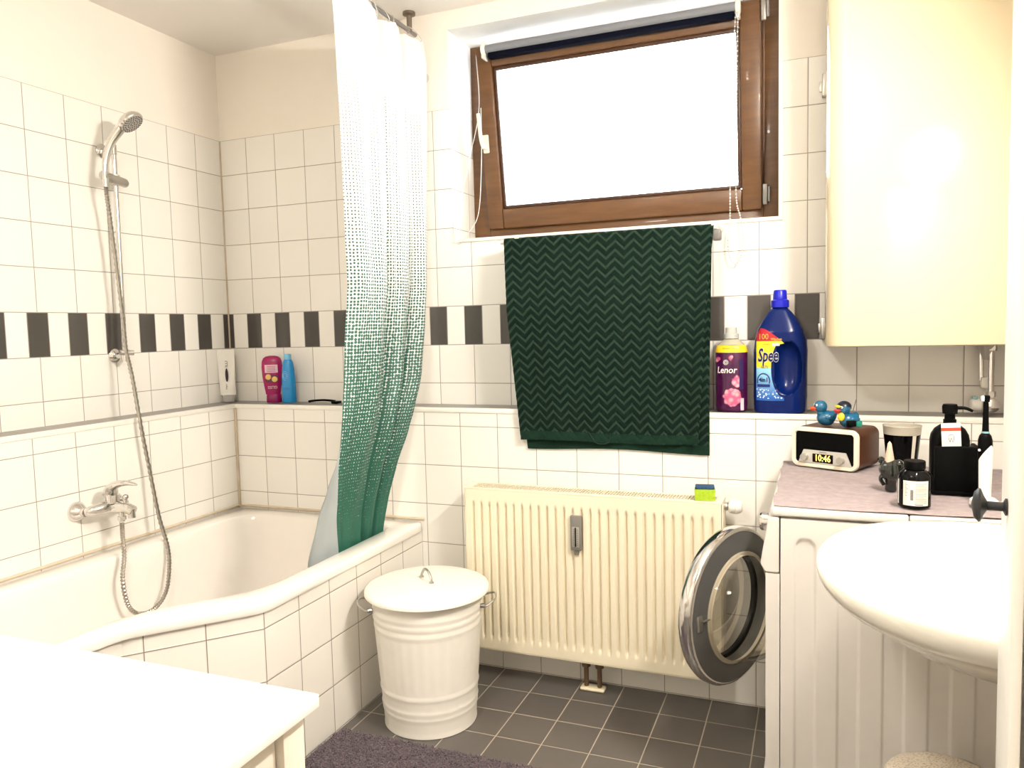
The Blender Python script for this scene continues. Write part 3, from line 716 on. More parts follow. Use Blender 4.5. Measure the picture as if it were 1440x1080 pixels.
# ------------------------------------------------------------------ washing machine
wm = thing('washing_machine', 'white front-loading washing machine with its round door open', 'washing machine', (2.50, -.385, 0))
WY0, WY1, WXB, WT = -.712, -.060, 2.80, .846
b = B(); box(b, 2.2325, WXB, WY0+.010, WY1, .02, .820, .004)
for x in (2.27, 2.76):
    for y in (-.66, -.11): tube(b, [(x, y, 0.0), (x, y, .03)], .02, 12)
obj('cabinet', b, WASHM, wm)
recs = [(2.2875, .775), (2.3805, .775), (2.475, .775), (2.567, .775), (2.6585, .775), (2.752, .775)]
def sidep(i, j):
    x = 2.2335+(WXB-2.2335)*i; z = .02+.8*j; d = 1
    for xc, zt in recs:
        r = .0235
        dd = math.hypot(x-xc, max(0, z-(zt-r)))-r if z > zt-r else abs(x-xc)-r
        if z < .06: dd = max(dd, .06-z)
        d = min(d, dd)
    k = min(1, max(0, (-d+.001)/.005)); k = k*k*(3-2*k)
    return (x, WY0+.004*k, z)
b = B(); grid(b, 220, 160, sidep); obj('side_panel', b, WASHM, wm, ang=60)
b = B(); box(b, 2.212, 2.502, WY0-.001, WY1, .824, WT, .006, 3); box(b, 2.5035, WXB, WY0-.001, WY1, .824, WT-.001, .004, 3); obj('top_cover', b, WASHM, wm)
b = B(); prism(b, [(2.230, .822), (2.206, .822), (2.190, .722), (2.188, .709), (2.1995, .689), (2.230, .689)], WY0, WY1, 'Y'); bmesh.ops.bevel(b, geom=b.edges[:], offset=.002, segments=2, affect='EDGES'); obj('control_panel', b, WASHM, wm)
b = B(); hole_y, hole_z = -.385, .468
# lower front with round port
segs = 64; ro_, y_0, y_1, z_0, z_1 = .165, WY0, WY1, .05, .686
inner = []; outer = []
for k in range(segs):
    a = 2*PI*k/segs; c_, s_ = math.cos(a), math.sin(a)
    tmx = min([((y_1-hole_y)/c_ if c_ > 1e-6 else 9), ((y_0-hole_y)/c_ if c_ < -1e-6 else 9), ((z_1-hole_z)/s_ if s_ > 1e-6 else 9), ((z_0-hole_z)/s_ if s_ < -1e-6 else 9)])
    inner.append((hole_y+ro_*c_, hole_z+ro_*s_)); outer.append((hole_y+tmx*c_, hole_z+tmx*s_))
# insert the exact corners
vo = [b.verts.new((2.200, p[0], p[1])) for p in outer]; vi = [b.verts.new((2.200, p[0], p[1])) for p in inner]; vd = [b.verts.new((2.2315, p[0], p[1])) for p in inner]; vb_ = [b.verts.new((2.2315, p[0], p[1])) for p in outer]
for k in range(segs):
    j = (k+1) % segs
    b.faces.new((vo[k], vo[j], vi[j], vi[k])); b.faces.new((vi[k], vi[j], vd[j], vd[k])); b.faces.new((vo[k], vb_[k], vb_[j], vo[j]))
bmesh.ops.recalc_face_normals(b, faces=b.faces[:])
for y_a, y_b, z_a, z_b in ((WY0, WY1, .675, .686), (WY0, WY1, .05, .058)):
    pass
obj('front_panel', b, WASHM, wm, ang=30)
b = B(); lathe(b, [(.166, -.001), (.150, .006), (.140, .03), (.15, .09), (.155, .10)], 48, T(2.205, hole_y, hole_z) @ RY(PI/2)); obj('door_seal', b, mat('rubber_grey', (.10, .10, .10), .5), wm)
b = B(); box(b, 2.18, 2.200, -.60, -.10, 0.012, .049, .003); obj('plinth', b, WASHM, wm)
b = B(); lathe(b, [(0, 0), (.022, 0), (.022, .016), (.019, .020), (0, .020)], 24, T(2.204, -.655, .797) @ RY(-PI/2)); obj('programme_dial', b, CHROME, wm)
# door: hinge at far side
th = math.radians(27); hy = Vector((2.188, -.150, .468)); dd = Vector((-math.sin(th), -math.cos(th), 0)); RDo = .228
dc = hy+dd*(RDo-.004); nrm = Vector((math.cos(th), -math.sin(th), 0))
Md = T(*dc) @ align_z(nrm)
dr = obj('door', (lambda bb: (lathe(bb, [(.154, .024), (.157, .026), (.166, .026), (.174, .022), (.205, .018), (.216, .016), (.216, -.006), (.158, -.012), (.154, -.006), (.154, .024)], 72, Md), bb)[1])(B()), mat('door_grey', (.075, .074, .072), .3, coat=.2), wm, ang=40, label='dark grey ring of the open door')
b = B(); lathe(b, [(.2155, .017), (.222, .014), (.228, .004), (.228, -.012), (.222, -.024), (.150, -.030)], 72, Md); obj('door_rim', b, CHROME, dr, ang=50, label='chrome outer rim')
b = B(); lathe(b, [(.156, .026), (.151, .040), (.147, .055), (.138, .085), (.123, .110), (.098, .122), (.05, .128), (0, .129)], 64, Md); lathe(b, [(.155, .027), (.1615, .027), (.161, .030), (.154, .032)], 64, Md); obj('glass_bowl', b, BOWLG, dr, ang=50)
b = B(); lathe(b, [(0, -.022), (.10, -.022), (.150, -.016)], 48, Md); obj('outer_glass', b, glass('outer_glass', (.86, .84, .80), .045), dr, ang=50)
b = B(); lathe(b, [(.1605, .0262), (.1540, .030), (.1490, .034), (.1530, .022)], 64, Md); obj('bowl_gasket', b, mat('gasket_cream', (.55, .50, .40), .4), dr)
ld = (Md.to_3x3().inverted() @ dd); la = math.atan2(ld.y, ld.x)
b = B(); box(b, .176, .198, -.022, .022, .016, .024, .003, M=Md @ RZ(la)); tube(b, [Md @ RZ(la) @ Vector((.150, -.006, .028)), Md @ RZ(la) @ Vector((.182, -.006, .026))], .003, 8); obj('door_catch', b, BRUSHED, dr)
b = B(); box(b, 2.180, 2.200, -.168, -.140, .415, .52, .004); obj('door_hinge', b, BRUSHED, wm)
# lilac towel lying on the machine
b = B()
def tcl(i, j):
    x = 2.216+(2.795-2.216)*i; y = -.10+(-.705-(-.10))*j
    y -= .012*math.sin(5*i)*j*.5+.02*i*0*j; x0_ = x+(.002*math.sin(20*j))*(1-i)
    z = WT+.004+.0022*math.sin(38*y+6*math.sin(5*x))*(.5+.5*math.sin(9*x+2))+.0010*math.sin(130*y+20*x)
    if j > .985: z -= .0015
    return (x0_, y, max(z, WT+.0020))
grid(b, 120, 160, tcl); grid(b, 60, 60, lambda i, j: (lambda p: (p[0]+.001, p[1]+.001, WT+.0012))(tcl(i, j)))
TWM = mat('lilac_cloth', (.33, .265, .265), .95, noise=.22, nscale=70, bump=1.0, bscale=500, sheen=.2)
o = obj('folded_towel', b, TWM, loc=(2.50, -.40, WT), ang=180); tag(o, 'greyish lilac towel spread over the washing machine top', 'towel')
ZT_ = WT+.007

# ------------------------------------------------------------------ radio on the machine
ang = math.atan2(-.075, .161)
ra = thing('clock_radio', 'walnut retro clock radio with cream front on the washing machine', 'radio', (2.333, -.218, ZT_+.001), ang)
W_, H_, D_ = .194, .116, .145
b = B()
def rr_loop(w, h, r, y, n=8): return [(x, y, z) for x, z in rrect(0, H_/2, w, h, r, n)]
def loft(bm, loops, mi=0, cap0=True, cap1=True):
    vv = [[bm.verts.new(p) for p in l] for l in loops]; n = len(loops[0])
    for a, c in zip(vv, vv[1:]):
        for k in range(n): bm.faces.new((a[k], a[(k+1) % n], c[(k+1) % n], c[k])).material_index = mi
    if cap0: bm.faces.new(vv[0]).material_index = mi
    if cap1: bm.faces.new(vv[-1][::-1]).material_index = mi
    bmesh.ops.recalc_face_normals(bm, faces=bm.faces[:])
loft(b, [rr_loop(W_, H_, .022, 0), rr_loop(W_, H_, .022, D_-.004), rr_loop(W_-.008, H_-.008, .018, D_)])
RWOOD = mat('walnut', (.095, .030, .010), .35, noise=.35, nscale=16)
obj('wooden_case', b, RWOOD, ra, local=True)
b = B(); loft(b, [rr_loop(W_+.001, H_+.001, .022, .004), rr_loop(W_+.001, H_+.001, .022, -.004), rr_loop(W_-.004, H_-.004, .020, -.008), rr_loop(W_-.022, H_-.022, .010, -.008), rr_loop(W_-.025, H_-.025, .009, -.003)], cap1=False); obj('cream_bezel', b, mat('bezel_cream', (.78, .72, .58), .3), ra, local=True)
b = B(); loft(b, [rr_loop(W_-.024, H_-.024, .009, -.002), rr_loop(W_-.024, H_-.024, .009, -.0035)]); obj('speaker_cloth', b, BLACKP, ra, local=True)
b = B(); prism(b, [(-.076, .0125), (.080, .0125), (.064, .051), (-.060, .051)], -.0035, -.008, 'Y'); bmesh.ops.bevel(b, geom=b.edges[:], offset=.001, segments=2, affect='EDGES'); cp = obj('dial_plate', b, mat('plate_silver', (.62, .60, .55), .3, metal=.4), ra, local=True)
b = B(); box(b, -.032, .028, -.0092, -.0078, .0165, .0415, .0006); obj('display', b, BLACKG, cp, local=True)
b = mapped(text_bm('10:46', .027, .0002, bold=.0003), lambda x, y, z: (-.002+x*.80, -.0097-z, .0290+y)); obj('display_digits', b, mat('amber_led', (.9, .6, .1), .5, emit=((1, .62, .12), 1.3)), cp, local=True)
b = mapped(text_bm('MEDION', .0045, .0001), lambda x, y, z: (-.002+x*1.3, -.0084-z, .0462+y)); obj('maker_lettering', b, BLACKP, cp, local=True)
for x in (-.055, .051):
    b = B(); lathe(b, [(0, 0), (.0105, 0), (.0105, .010), (.0095, .013), (0, .013)], 28, T(x, -.008, .0295) @ RX(PI/2)); obj('tuning_knob', b, mat('knob_silver', (.50, .48, .43), .3, metal=.6), ra, local=True)
b = B(); tube(b, cr([(.015, .14, .11), (.020, .141, .15), (.030, .142, .19)], 4), .0013, 6); obj('antenna', b, GREYP, ra, local=True)
# rubber ducks
def duck(name, label, loc, rz, body, beak, sc, cap=None, extra=False):
    t = thing(name, label, 'rubber duck', loc, rz, 'rubber ducks on the radio')
    k = sc; b = B()
    vs = sphere(b, (0, 0, .017*k), .020*k, 24, 16, (1.12, .86, .85))
    for v in vs:
        if v.co.x > .010*k: v.co.z += (v.co.x-.010*k)*.9   # raised tail
        v.co.z = max(v.co.z, 0.0)
    tube(b, [(-.012*k, 0, .026*k), (-.013*k, 0, .036*k)], .010*k, 14)
    sphere(b, (-.014*k, 0, .043*k), .0145*k, 20, 14)
    obj('duck_body', b, body, t, local=True, ang=70)
    b = B(); sphere(b, (-.030*k, 0, .040*k), .0075*k, 12, 8, (1.1, 1.15, .42)); sphere(b, (-.029*k, 0, .036*k), .006*k, 12, 8, (1.0, 1.05, .35)); obj('beak', b, beak, t, local=True)
    for s_ in (-1, 1):
        b = B(); sphere(b, (-.0245*k, .0075*k*s_, .047*k), .0032*k, 10, 8); obj('eye', b, mat('eye_white', (.8, .8, .7), .2), t, local=True)
        b = B(); sphere(b, (-.0270*k, .0085*k*s_, .047*k), .0016*k, 8, 6); obj('pupil', b, BLACKG, t, local=True)
        b = B(); sphere(b, (.004*k, .0165*k*s_, .020*k), .010*k, 12, 8, (1.2, .35, .6)); obj('wing', b, body, t, local=True)
    return t
rM = Matrix.Translation((2.333, -.218, ZT_+.001)) @ RZ(ang)
p1 = rM @ Vector((-.022, .062, H_+.0005)); p2 = rM @ Vector((.048, .050, H_+.0005))
BLUE = mat('duck_blue', (.012, .11, .21), .25, coat=.3)
DUCK1 = duck('rubber_duck', 'small plain blue rubber duck with orange beak on the radio', p1, math.radians(15), BLUE, mat('duck_orange', (.70, .10, .03), .3), 1.0)
t = duck('rubber_duck', 'larger blue rubber duck in black cap holding something yellow', p2, math.radians(35), BLUE, mat('duck_red', (.55, .03, .03), .3), 1.0)
DUCK2 = t
b = B(); sphere(b, (-.0125, 0, .0455), .0158, 20, 12, (1.0, 1.02, .95))
bmesh.ops.delete(b, geom=[v for v in b.verts if v.co.z < .0465 and v.co.x < .001], context='VERTS'); obj('cap', b, mat('duck_navy', (.006, .008, .02), .3), t, local=True)
b = B(); sphere(b, (-.0285, 0, .0485), .0065, 12, 8, (.6, 1.5, .55)); obj('face_mask', b, mat('duck_yellow', (.75, .60, .04), .3), t, local=True)
b = B(); sphere(b, (-.026, -.008, .026), .0095, 14, 10, (.8, .8, 1.0)); obj('yellow_ball', b, mat('duck_yellow', (.75, .60, .04), .3), t, local=True)
b = B(); box(b, -.020, .004, -.0205, -.0145, .004, .019, .003); obj('dark_case', b, BLACKG, t, local=True)
b = B(); box(b, .005, .020, -.0200, -.0130, .003, .017, .003); obj('green_patch', b, mat('duck_green', (.02, .22, .16), .3), t, local=True)
for r_ in (DUCK1, DUCK2):
    for ch_ in r_.children: ch_.data.transform(Matrix.Scale(1.3, 4))

# ------------------------------------------------------------------ cup, figurine, pill bottle, soap dispenser, toothbrush
t = thing('tumbler', 'black tumbler with clear rim and white stripe behind the figurine', 'cup', (2.537, -.165, ZT_))
b = B(); lathe(b, [(0, .002), (.036, .002), (.038, .0), (.048, .100)], 40, T(2.537, -.165, ZT_)); obj('cup_wall', b, BLACKG, t)
b = B(); lathe(b, [(.0482, .1005), (.0500, .122), (.0512, .124), (.0505, .126), (.0485, .124), (.0470, .101)], 40, T(2.537, -.165, ZT_)); obj('cup_rim', b, mat('rim_clear', (.66, .62, .52), .12, trans=.3), t)
b = B(); grid(b, 6, 8, lambda i, j: (2.537+(.0386+.0100*j+.0004)*math.cos(math.radians(-62+14*i)), -.165+(.0386+.0100*j+.0004)*math.sin(math.radians(-62+14*i)), ZT_+.002+.098*j)); obj('white_stripe', b, mat('stripe_white', (.7, .66, .56), .4), t)
fg = thing('glass_figurine', 'small dark glossy figurine with pale peak beside the supplement bottle', 'figurine', (2.484, -.48, ZT_))
FGM = mat('smoky_glass', (.012, .016, .013), .06, coat=.6, noise=.5, nscale=60)
b = B()
lathe(b, [(0, 0), (.013, 0), (.014, .004), (.013, .018), (.015, .026), (.022, .034), (.024, .052), (.021, .066), (.012, .076), (0, .082)], 18, T(2.484, -.48, ZT_))
sphere(b, (2.470, -.484, ZT_+.055), .016, 10, 8, (.9, 1, 1.3)); sphere(b, (2.501, -.482, ZT_+.062), .013, 10, 8, (1, 1, 1.3)); sphere(b, (2.462, -.475, ZT_+.075), .009, 8, 6)
tube(b, cr([(2.470, -.482, ZT_+.045), (2.460, -.486, ZT_+.030), (2.468, -.488, ZT_+.014)], 4), .005, 8)
obj('dark_body', b, FGM, fg, ang=25)
b = B(); lathe(b, [(.012, .070), (.010, .085), (.0065, .105), (.0045, .118), (0, .124)], 14, T(2.480, -.482, ZT_)); obj('pale_peak', b, mat('peak_pale', (.60, .45, .34), .3), fg)
t = thing('supplement_bottle', 'black bottle with white printed label at the towel edge', 'bottle', (2.518, -.648, ZT_))
cx, cy, z0 = 2.518, -.648, ZT_
b = B(); lathe(b, [(0, 0), (.030, 0), (.0335, .003), (.034, .006), (.034, .068), (.032, .076), (.024, .084), (.0195, .087), (.0195, .091)], 40, T(cx, cy, z0)); obj('bottle_body', b, BLACKG, t)
b = B(); lathe(b, [(.0195, .0875), (.0225, .088), (.0225, .104), (.021, .106), (0, .106)], 40, T(cx, cy, z0)); obj('bottle_cap', b, BLACKP, t)
def cyl(cx, cy, r, a0, x, y, zz): a = a0+x/r; return (cx+(r+zz)*math.cos(a), cy+(r+zz)*math.sin(a), y)
b = B(); A0 = math.radians(-98)
grid(b, 30, 2, lambda i, j: cyl(cx, cy, .0342, A0, -.023+.056*i, z0+.008+.056*j, 0)); grid(b, 4, 2, lambda i, j: cyl(cx, cy, .0342, A0, -.043+.006*i, z0+.008+.056*j, 0)); lb = obj('paper_label', b, mat('label_white', (.74, .72, .64), .5), t)
b = B()
for k in range(17):
    ln = .026*(1-.25*(k % 5 == 4)); grid(b, 10, 1, lambda i, j: cyl(cx, cy, .0344, A0, .003+ln*i, z0+.0145+.0028*k+.0008*j, 0))
for k in range(22): grid(b, 1, 1, lambda i, j: cyl(cx, cy, .0344, A0, -.0065+.006*i, z0+.020+.0011*k+.0006*j*(1+(k*7 % 3)*.4), 0))
for k in range(10): grid(b, 1, 1, lambda i, j: cyl(cx, cy, .0344, A0, -.018+(.004+.005*((k*5) % 3)/2)*i, z0+.030+.0030*k+.0010*j, 0))
grid(b, 12, 1, lambda i, j: cyl(cx, cy, .0344, A0, .002+.018*i, z0+.0100+.0018*j, 0))
obj('printed_lines', b, mat('ink', (.10, .10, .10), .6), lb)
# soap dispenser with tray
t = thing('soap_dispenser', 'black pump soap dispenser in a square caddy on the washer', 'soap dispenser', (2.622, -.47, ZT_))
b = B()
def rl(cx, cy, w, d, r, z): return [(x, y, z) for x, y in rrect(cx, cy, w, d, r, 6)]
loft(b, [rl(2.614, -.455, .080, .055, .014, ZT_+.008), rl(2.614, -.455, .084, .058, .016, ZT_+.012), rl(2.614, -.455, .084, .058, .016, ZT_+.128), rl(2.614, -.455, .080, .055, .018, ZT_+.142), rl(2.614, -.455, .066, .048, .020, ZT_+.156), rl(2.614, -.455, .044, .038, .018, ZT_+.165), rl(2.614, -.455, .030, .030, .0145, ZT_+.169)])
obj('bottle_body', b, BLACKP, t)
b = B(); lathe(b, [(0, .168), (.0145, .168), (.0145, .178), (.012, .180), (.0115, .192), (.0165, .193), (.0175, .210), (.015, .216), (0, .216)], 24, T(2.614, -.455, ZT_)); tube(b, cr([(2.625, -.456, ZT_+.207), (2.645, -.458, ZT_+.207), (2.662, -.460, ZT_+.200)], 4), lambda u: .0045-.001*u, 10); obj('pump', b, BLACKP, t)
b = B(); box(b, 2.568, 2.676, -.505, -.42, ZT_, ZT_+.010, .003)
box(b, 2.576, 2.674, -.502, -.488, ZT_+.006, ZT_+.118, .005); box(b, 2.662, 2.674, -.50, -.43, ZT_+.006, ZT_+.118, .004); box(b, 2.570, 2.580, -.50, -.43, ZT_+.004, ZT_+.045, .003)
obj('caddy', b, BLACKP, t)
b = B(); box(b, -.0205, .0205, -.0006, .0006, -.028, .028, .0002, M=T(2.6105, -.5035, ZT_+.147) @ RY(math.radians(-3))); cd_ = obj('card_tag', b, mat('card_white', (.78, .74, .68), .5), t, label='white card with red stripe')
b = B(); box(b, -.0205, .0205, -.0011, .0004, .009, .017, 0, M=T(2.6105, -.5035, ZT_+.147) @ RY(math.radians(-3))); obj('red_stripe', b, mat('card_red', (.62, .06, .03), .5), cd_)
b = B(); tube(b, [T(2.6105, -.5045, ZT_+.147) @ RY(math.radians(-3)) @ Vector(p) for p in cr([(-.003, 0, -.018), (-.006, 0, -.006), (-.003, 0, .001), (0, 0, -.001), (.003, 0, .001), (.006, 0, -.006), (.003, 0, -.018), (.0, 0, -.008), (-.003, 0, -.018)], 4)], .0005, 5); obj('tooth_drawing', b, mat('ink', (.10, .10, .10), .6), cd_)
# toothbrush
ch = thing('charging_base', 'small white oval charging base under the electric toothbrush', 'charger', (2.664, -.600, ZT_))
b = B(); vs = lathe(b, [(0, 0), (.026, 0), (.029, .003), (.028, .013), (.022, .018), (.010, .019), (.0, .019)], 32)
for v in vs: v.co = Vector((2.664+v.co.x, -.600+v.co.y*1.15, ZT_+v.co.z))
obj('base', b, WHITEP, ch)
b = B(); tube(b, [(2.64, -.585, ZT_+.004), (2.70, -.57, ZT_+.002), (2.76, -.54, ZT_+.002)], .0025, 6); obj('power_cord', b, WHITEP, ch)
t = thing('electric_toothbrush', 'black and white electric toothbrush standing on its charger', 'toothbrush', (2.664, -.600, ZT_+.020))
b = B(); vs = tube(b, [(2.664, -.600, ZT_+z) for z in (.0195, .03, .06, .10, .135, .150, .160, .166)], lambda u: [.0125, .0130, .0140, .0148, .0150, .0145, .012, .0075][min(7, round(u*7))], 20)
obj('handle', b, BLACKP, t, ang=60)
b = B()
def hp_(i, j):
    z = .0195+(.1285)*j; a = math.radians(-150+130*i); top = .140-.05*abs(i-.75)**1.3; z = .0195+(top-.0195)*j
    r = .0133+.0020*math.sin(min(1, (z-.02)/.12)*PI/2)+.0005
    return (2.664+r*math.cos(a), -.600+r*math.sin(a), ZT_+z)
grid(b, 16, 20, hp_); obj('white_grip', b, WHITEP, t, ang=60, label='white front shell')
b = B(); lathe(b, [(.0078, .166), (.0078, .170)], 16, T(2.664, -.600, ZT_)); obj('colour_ring', b, mat('ring_blue', (.20, .42, .50), .3), t)
b = B(); tube(b, [(2.664, -.600, ZT_+z) for z in (.170, .19, .225, .240)], lambda u: .0070-.0022*u, 14); box(b, 2.659, 2.671, -.607, -.594, ZT_+.236, ZT_+.252, .003); obj('brush_neck', b, BLACKP, t)
b = B(); box(b, 2.6535, 2.661, -.606, -.595, ZT_+.238, ZT_+.250, .001); obj('bristles', b, mat('bristle', (.45, .55, .60), .6), t)
b = B(); sphere(b, (2.6515, -.6085, ZT_+.128), .003, 10, 8); obj('power_button', b, WHITEP, t)

# ------------------------------------------------------------------ bottles on the ledge
LG = LZ+.001
# fabric softener
t = thing('softener_bottle', 'purple floral fabric softener bottle with clear cap on ledge', 'bottle', (2.046, .055, LG))
def softmat():
    m, nt, bs = new_mat('floral_sleeve')
    tc = N(nt, 'ShaderNodeTexCoord'); sp = N(nt, 'ShaderNodeSeparateXYZ'); nt.links.new(tc.outputs['Object'], sp.inputs[0])
    vo = N(nt, 'ShaderNodeTexVoronoi'); vo.inputs['Scale'].default_value = 60; nt.links.new(tc.outputs['Object'], vo.inputs['Vector'])
    nz = N(nt, 'ShaderNodeTexNoise'); nz.inputs['Scale'].default_value = 40; nz.inputs['Detail'].default_value = 4; nt.links.new(tc.outputs['Object'], nz.inputs['Vector'])
    base = mixc(nt, nz.outputs[0], (.012, .002, .022), (.10, .008, .07))
    # blossoms: distance to fixed centres
    def blob(x, z, r):
        dx = math_(nt, 'SUBTRACT', sp.outputs[0], x); dz = math_(nt, 'SUBTRACT', sp.outputs[2], z)
        d = math_(nt, 'SQRT', math_(nt, 'ADD', math_(nt, 'MULTIPLY', dx, dx), math_(nt, 'MULTIPLY', dz, dz)))
        d = math_(nt, 'ADD', d, math_(nt, 'MULTIPLY', vo.outputs['Distance'], .010))
        return maprange(nt, d, r, r-.004, 0, 1)
    fl = math_(nt, 'MAXIMUM', math_(nt, 'MAXIMUM', blob(.008, .048, .036), blob(.022, .100, .024)), math_(nt, 'MAXIMUM', blob(-.040, .175, .016), blob(.0, .178, .014)))
    pet = mixc(nt, maprange(nt, vo.outputs['Distance'], .1, .6, 0, 1), (.85, .42, .45), (.60, .10, .22))
    nt.links.new(mixc(nt, fl, base, pet), bs.inputs['Base Color']); bs.inputs['Roughness'].default_value = .2
    return m
def oval_lathe(b, prof, n, cx, cy, z0, sx, sy):
    vs = lathe(b, prof, n)
    for v in vs: v.co = Vector((cx+v.co.x*sx, cy+v.co.y*sy, z0+v.co.z))
    return vs
cx, cy = 2.046, .055
b = B(); oval_lathe(b, [(0, 0), (.046, 0), (.050, .004), (.052, .02), (.052, .190), (.051, .196)], 48, cx, cy, LG, 1, .72); obj('floral_sleeve', b, softmat(), t)
b = B(); oval_lathe(b, [(.0518, .196), (.0515, .202), (.048, .214), (.043, .221)], 48, cx, cy, LG, 1, .72); obj('yellow_band', b, mat('band_yellow', (.85, .62, .02), .35), t)
b = mapped(text_bm('SENSATIONS', .009, .0001), lambda x, y, z: (cx+x, cy-.72*.0495-.0010-z+.10*abs(x)**1.3, LG+.210+y*.9)); obj('band_lettering', b, mat('band_ink', (.30, .20, .02), .5), t)
b = B(); oval_lathe(b, [(.043, .221), (.034, .230), (.026, .238), (.021, .242)], 36, cx, cy, LG, 1, .8); obj('bottle_neck', b, mat('neck_pink', (.42, .40, .30), .2), t)
b = B(); lathe(b, [(.020, .240), (.0245, .242), (.0245, .257), (.019, .259), (.018, .277), (.016, .279), (0, .279)], 28, T(cx, cy, LG)); obj('bottle_cap', b, mat('cap_grey', (.48, .49, .46), .25), t)
def on_oval(x, y, z, r=.0525, sy=.72, x0=0): a = -PI/2+(x+x0)/r; return (cx+(r+z)*math.cos(a), cy+(r*sy+z)*math.sin(a), LG+y)
b = mapped(text_bm('Lenor', .030, .0003, bold=.0003, shear=.15), lambda x, y, z: on_oval(x*.95, .138+y, z+.0006, x0=-.014)); obj('name_lettering', b, mat('name_white', (.85, .82, .80), .4), t)
b = B()
for rr in (.003, .0055, .008): tube(b, [on_oval(rr*math.cos(2*PI*k/20)-.014, .164+rr*math.sin(2*PI*k/20), .0008) for k in range(21)], .0006, 5)
obj('swirl_mark', b, mat('name_white', (.85, .82, .80), .4), t)
b = B(); grid(b, 6, 6, lambda i, j: on_oval(.034+.014*i, .005+.04*j, .0006)); obj('info_panel', b, mat('panel_pale', (.62, .50, .58), .5), t)
b = B(); grid(b, 6, 6, lambda i, j: on_oval(.030+.016*i, .075+.10*j, .0005)); obj('blue_panel', b, mat('panel_violet', (.02, .008, .08), .4), t)
# laundry detergent bottle
t = thing('detergent_bottle', 'large dark blue detergent bottle with moulded handle on ledge', 'bottle', (2.200, .055, LG))
DB = mat('detergent_blue', (.002, .012, .10), .22, coat=.06, spec=.2, noise=.05)
cx, cy = 2.200, .058
prof_d = [(0, .078, .074), (.006, .081, .079), (.05, .083, .083), (.12, .083, .083), (.20, .083, .084), (.235, .079, .081), (.27, .070, .070), (.30, .055, .053), (.325, .038, .034), (.340, .022, .020), (.352, .020, .018)]
def dpt(a, z):
    for (za, la, ra_), (zc, lc, rc) in zip(prof_d, prof_d[1:]):
        if z <= zc+1e-9:
            t_ = (z-za)/(zc-za); wl, wr = la+(lc-la)*t_, ra_+(rc-ra_)*t_; break
    c_, s_ = math.cos(a), math.sin(a)
    ex = 2/2.8; x = math.copysign(abs(c_)**ex, c_); y = math.copysign(abs(s_)**ex, s_)
    dy = .050 if z < .26 else .050*max(.38, 1-(z-.26)/.15)
    if z > .335: x, y, dy = c_, s_, .020
    X_ = x*(wr if x > 0 else wl); Y_ = y*dy
    # recessed grip on the right half
    gx, gz = X_-.025, z-.145
    q = (abs(gx)/.041)**2.3+(abs(gz)/.084)**2.3
    if y < 0 and q < 1: Y_ += .042*(1-q)**.45
    if y > 0 and q < 1: Y_ -= .010*(1-q)**.6
    return (cx+X_, cy+Y_, LG+z)
b = B(); na, nz_ = 120, 90
vv = [[b.verts.new(dpt(2*PI*i/na, .352*j/nz_)) for i in range(na)] for j in range(nz_+1)]
for j in range(nz_):
    for i in range(na): b.faces.new((vv[j][i], vv[j][(i+1) % na], vv[j+1][(i+1) % na], vv[j+1][i]))
b.faces.new(vv[0][::-1]); b.faces.new(vv[-1])
obj('bottle_body', b, DB, t, ang=60)
b = B(); lathe(b, [(.021, .338), (.0275, .340), (.0275, .362), (.022, .366), (.0205, .392), (.018, .396), (0, .396)], 28, T(cx-.001, cy, LG)); obj('bottle_cap', b, mat('cap_blue', (.006, .01, .45), .3), t, label='bright blue screw cap')
# label follows the body front
def front_y(x, z): # outer front surface of the body without the grip
    for (za, la, ra_), (zc, lc, rc) in zip(prof_d, prof_d[1:]):
        if z <= zc+1e-9:
            t_ = (z-za)/(zc-za); wl, wr = la+(lc-la)*t_, ra_+(rc-ra_)*t_; break
    w_ = wr if x > 0 else wl; k = min(.995, abs(x)/w_); dy = .050 if z < .26 else .050*max(.38, 1-(z-.26)/.15)
    return cy-dy*(1-k**2.8)**(1/2.8)
def lab(x, z, off=.0012): return (cx+x, front_y(x, z)-off, LG+z)
def right_edge(z): # label right boundary, cut away by the grip
    if z > .222: return .014
    q = max(0, 1-((z-.145)/.094)**2); return .014-.040*q**.5
def lmat():
    m, nt, bs = new_mat('detergent_label')
    tc = N(nt, 'ShaderNodeTexCoord'); sp = N(nt, 'ShaderNodeSeparateXYZ'); nt.links.new(tc.outputs['Object'], sp.inputs[0]); z = sp.outputs[2]; x = sp.outputs[0]
    nz = N(nt, 'ShaderNodeTexNoise'); nz.inputs['Scale'].default_value = 90; nt.links.new(tc.outputs['Object'], nz.inputs['Vector'])
    vo = N(nt, 'ShaderNodeTexVoronoi'); vo.inputs['Scale'].default_value = 130; nt.links.new(tc.outputs['Object'], vo.inputs['Vector'])
    blue = mixc(nt, maprange(nt, z, .05, .15, 0, 1), (.01, .10, .42), (.30, .62, .80))
    bub = math_(nt, 'MULTIPLY', math_(nt, 'LESS_THAN', vo.outputs['Distance'], .35), math_(nt, 'LESS_THAN', math_(nt, 'ABSOLUTE', math_(nt, 'SUBTRACT', z, .062)), .016))
    c = mixc(nt, bub, blue, (.7, .85, .9))
    c = mixc(nt, math_(nt, 'GREATER_THAN', math_(nt, 'ADD', z, math_(nt, 'MULTIPLY', nz.outputs[0], .006)), .150), c, (.88, .66, .02))
    c = mixc(nt, math_(nt, 'GREATER_THAN', z, .232), c, (.42, .01, .02))
    c = mixc(nt, math_(nt, 'LESS_THAN', math_(nt, 'ADD', z, math_(nt, 'MULTIPLY', nz.outputs[0], .012)), .042), c, (.02, .12, .03))
    nt.links.new(c, bs.inputs['Base Color']); bs.inputs['Roughness'].default_value = .3
    return m
